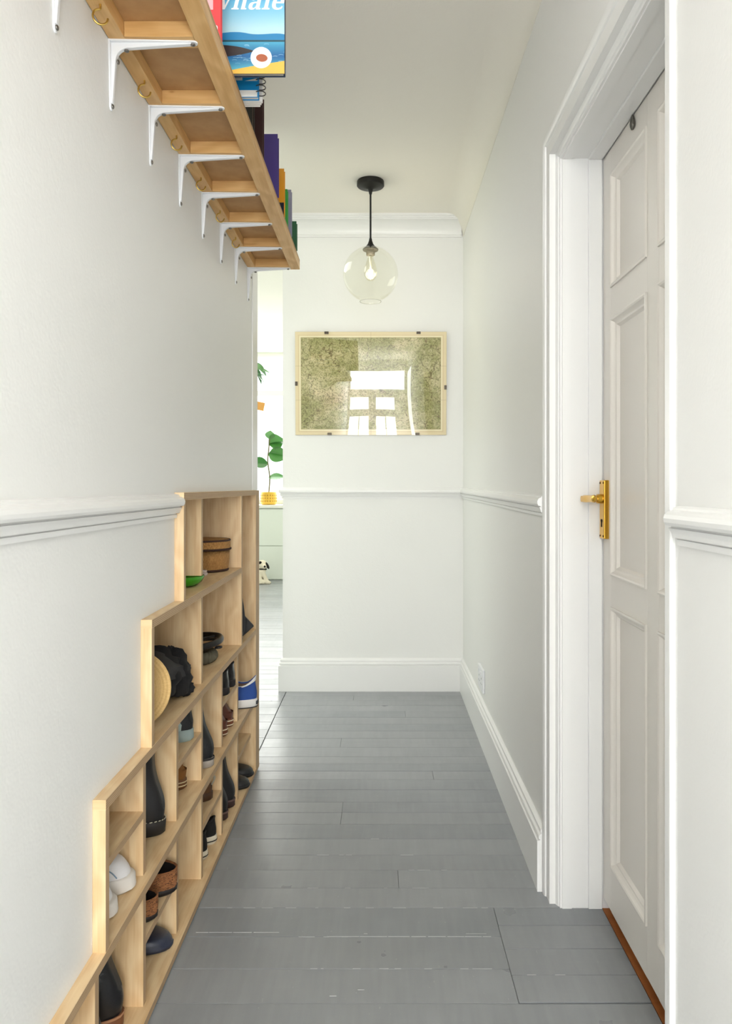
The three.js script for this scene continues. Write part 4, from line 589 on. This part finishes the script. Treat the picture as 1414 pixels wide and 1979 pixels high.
{ // plush dog
  const t = thing('toy_dog', 'sitting white plush toy dog with black ear and collar', 'toy', [-1.335, 0, -8.5]);
  const res = 44, mc = new MarchingCubes(res, M('#fff'), false, false, 60000), S = 0.17;
  const cap = (p, a, b, ra, rb) => { const ab = b.map((v, i) => v - a[i]), ap = p.map((v, i) => v - a[i]), h = Math.max(0, Math.min(1, (ap[0] * ab[0] + ap[1] * ab[1] + ap[2] * ab[2]) / (ab[0] ** 2 + ab[1] ** 2 + ab[2] ** 2))); return Math.hypot(...ap.map((v, i) => v - ab[i] * h)) - (ra + (rb - ra) * h); };
  const bones = [[[-0.05, 0.065, 0], [-0.005, 0.15, 0], 0.062, 0.042], [[-0.005, 0.15, 0], [0.0, 0.19, 0], 0.036, 0.04], [[-0.012, 0.215, 0], [0.0, 0.215, 0], 0.05, 0.05], [[0.0, 0.205, 0.0], [0.03, 0.195, 0.055], 0.03, 0.024], [[0.01, 0.13, 0.035], [0.06, 0.02, 0.05], 0.024, 0.02], [[0.06, 0.02, 0.05], [0.085, 0.018, 0.06], 0.02, 0.019], [[-0.03, 0.13, 0.04], [-0.02, 0.02, 0.085], 0.024, 0.02], [[-0.05, 0.045, 0.04], [0.02, 0.022, 0.075], 0.036, 0.022], [[-0.09, 0.03, 0.0], [-0.13, 0.06, -0.02], 0.016, 0.01]];
  const C = [-0.02, 0.13, 0.02];
  for (let k = 0; k < res; k++) for (let j = 0; j < res; j++) for (let i = 0; i < res; i++) {
    const q = [i, j, k].map((v, n) => ((v - res / 2) / (res / 2)) * S + C[n]); let dmin = 1; for (const [a, b, ra, rb] of bones) { const s = cap(q, a, b, ra, rb), h = Math.max(0, Math.min(1, 0.5 + 0.5 * (dmin - s) / 0.02)); dmin = dmin + (s - dmin) * h - 0.02 * h * (1 - h); }
    mc.field[k * res * res + j * res + i] = -dmin;
  }
  mc.isolation = 0; mc.update(); const n = mc.count, g = new THREE.BufferGeometry(); g.setAttribute('position', new THREE.BufferAttribute(mc.positionArray.slice(0, n * 3), 3)); g.setAttribute('normal', new THREE.BufferAttribute(mc.normalArray.slice(0, n * 3), 3)); g.scale(S, S, S).translate(...C);
  mesh('plush_body', g, M('#e6dcc6', 0.95), t);
  const bl = M('#1f1b19', 0.9);
  mesh('ear', new THREE.SphereGeometry(0.036, 16, 12).scale(0.45, 1.25, 0.9).rotateZ(0.5).translate(0.052, 0.205, 0.005), bl, t); mesh('ear', new THREE.SphereGeometry(0.034, 16, 12).scale(0.45, 1.2, 0.9).rotateZ(-0.4).translate(-0.068, 0.205, 0.0), bl, t);
  mesh('eye_patch', new THREE.SphereGeometry(0.018, 14, 10).scale(1, 1.1, 0.5).translate(-0.02, 0.237, 0.041), bl, t); mesh('nose', new THREE.SphereGeometry(0.012, 12, 10).translate(0.036, 0.2, 0.077), bl, t);
  mesh('collar', new THREE.TorusGeometry(0.043, 0.008, 8, 32).rotateX(Math.PI / 2 - 0.1).translate(-0.002, 0.163, 0.004), bl, t);
}
// brick terrace across the street, mirrored in the map through the fanlight
structMesh('wall_across_street', box(-9, 9, -0.3, 6.2, -16.2, -16), M('#ffffff', 0.9, { map: texture(512, 512, (u, v) => { const r = Math.floor(v * 32), x = u * 12 + (r % 2) * 0.5, j = (v * 32) % 1 < 0.14 || x % 1 < 0.06; return j ? [196, 176, 150] : mix([170, 84, 48], [206, 122, 74], hash(Math.floor(x) % 12, r, 900)); }, true, 0.4, 0.4) }), 'orange brick terrace across the street', 'wall');
structMesh('ground', box(-9, 9, -0.4, -0.3, -16, FRONT - 0.1), M('#8a8884', 0.9), 'grey street pavement outside the front door', 'ground');

renderer.render(scene, camera);
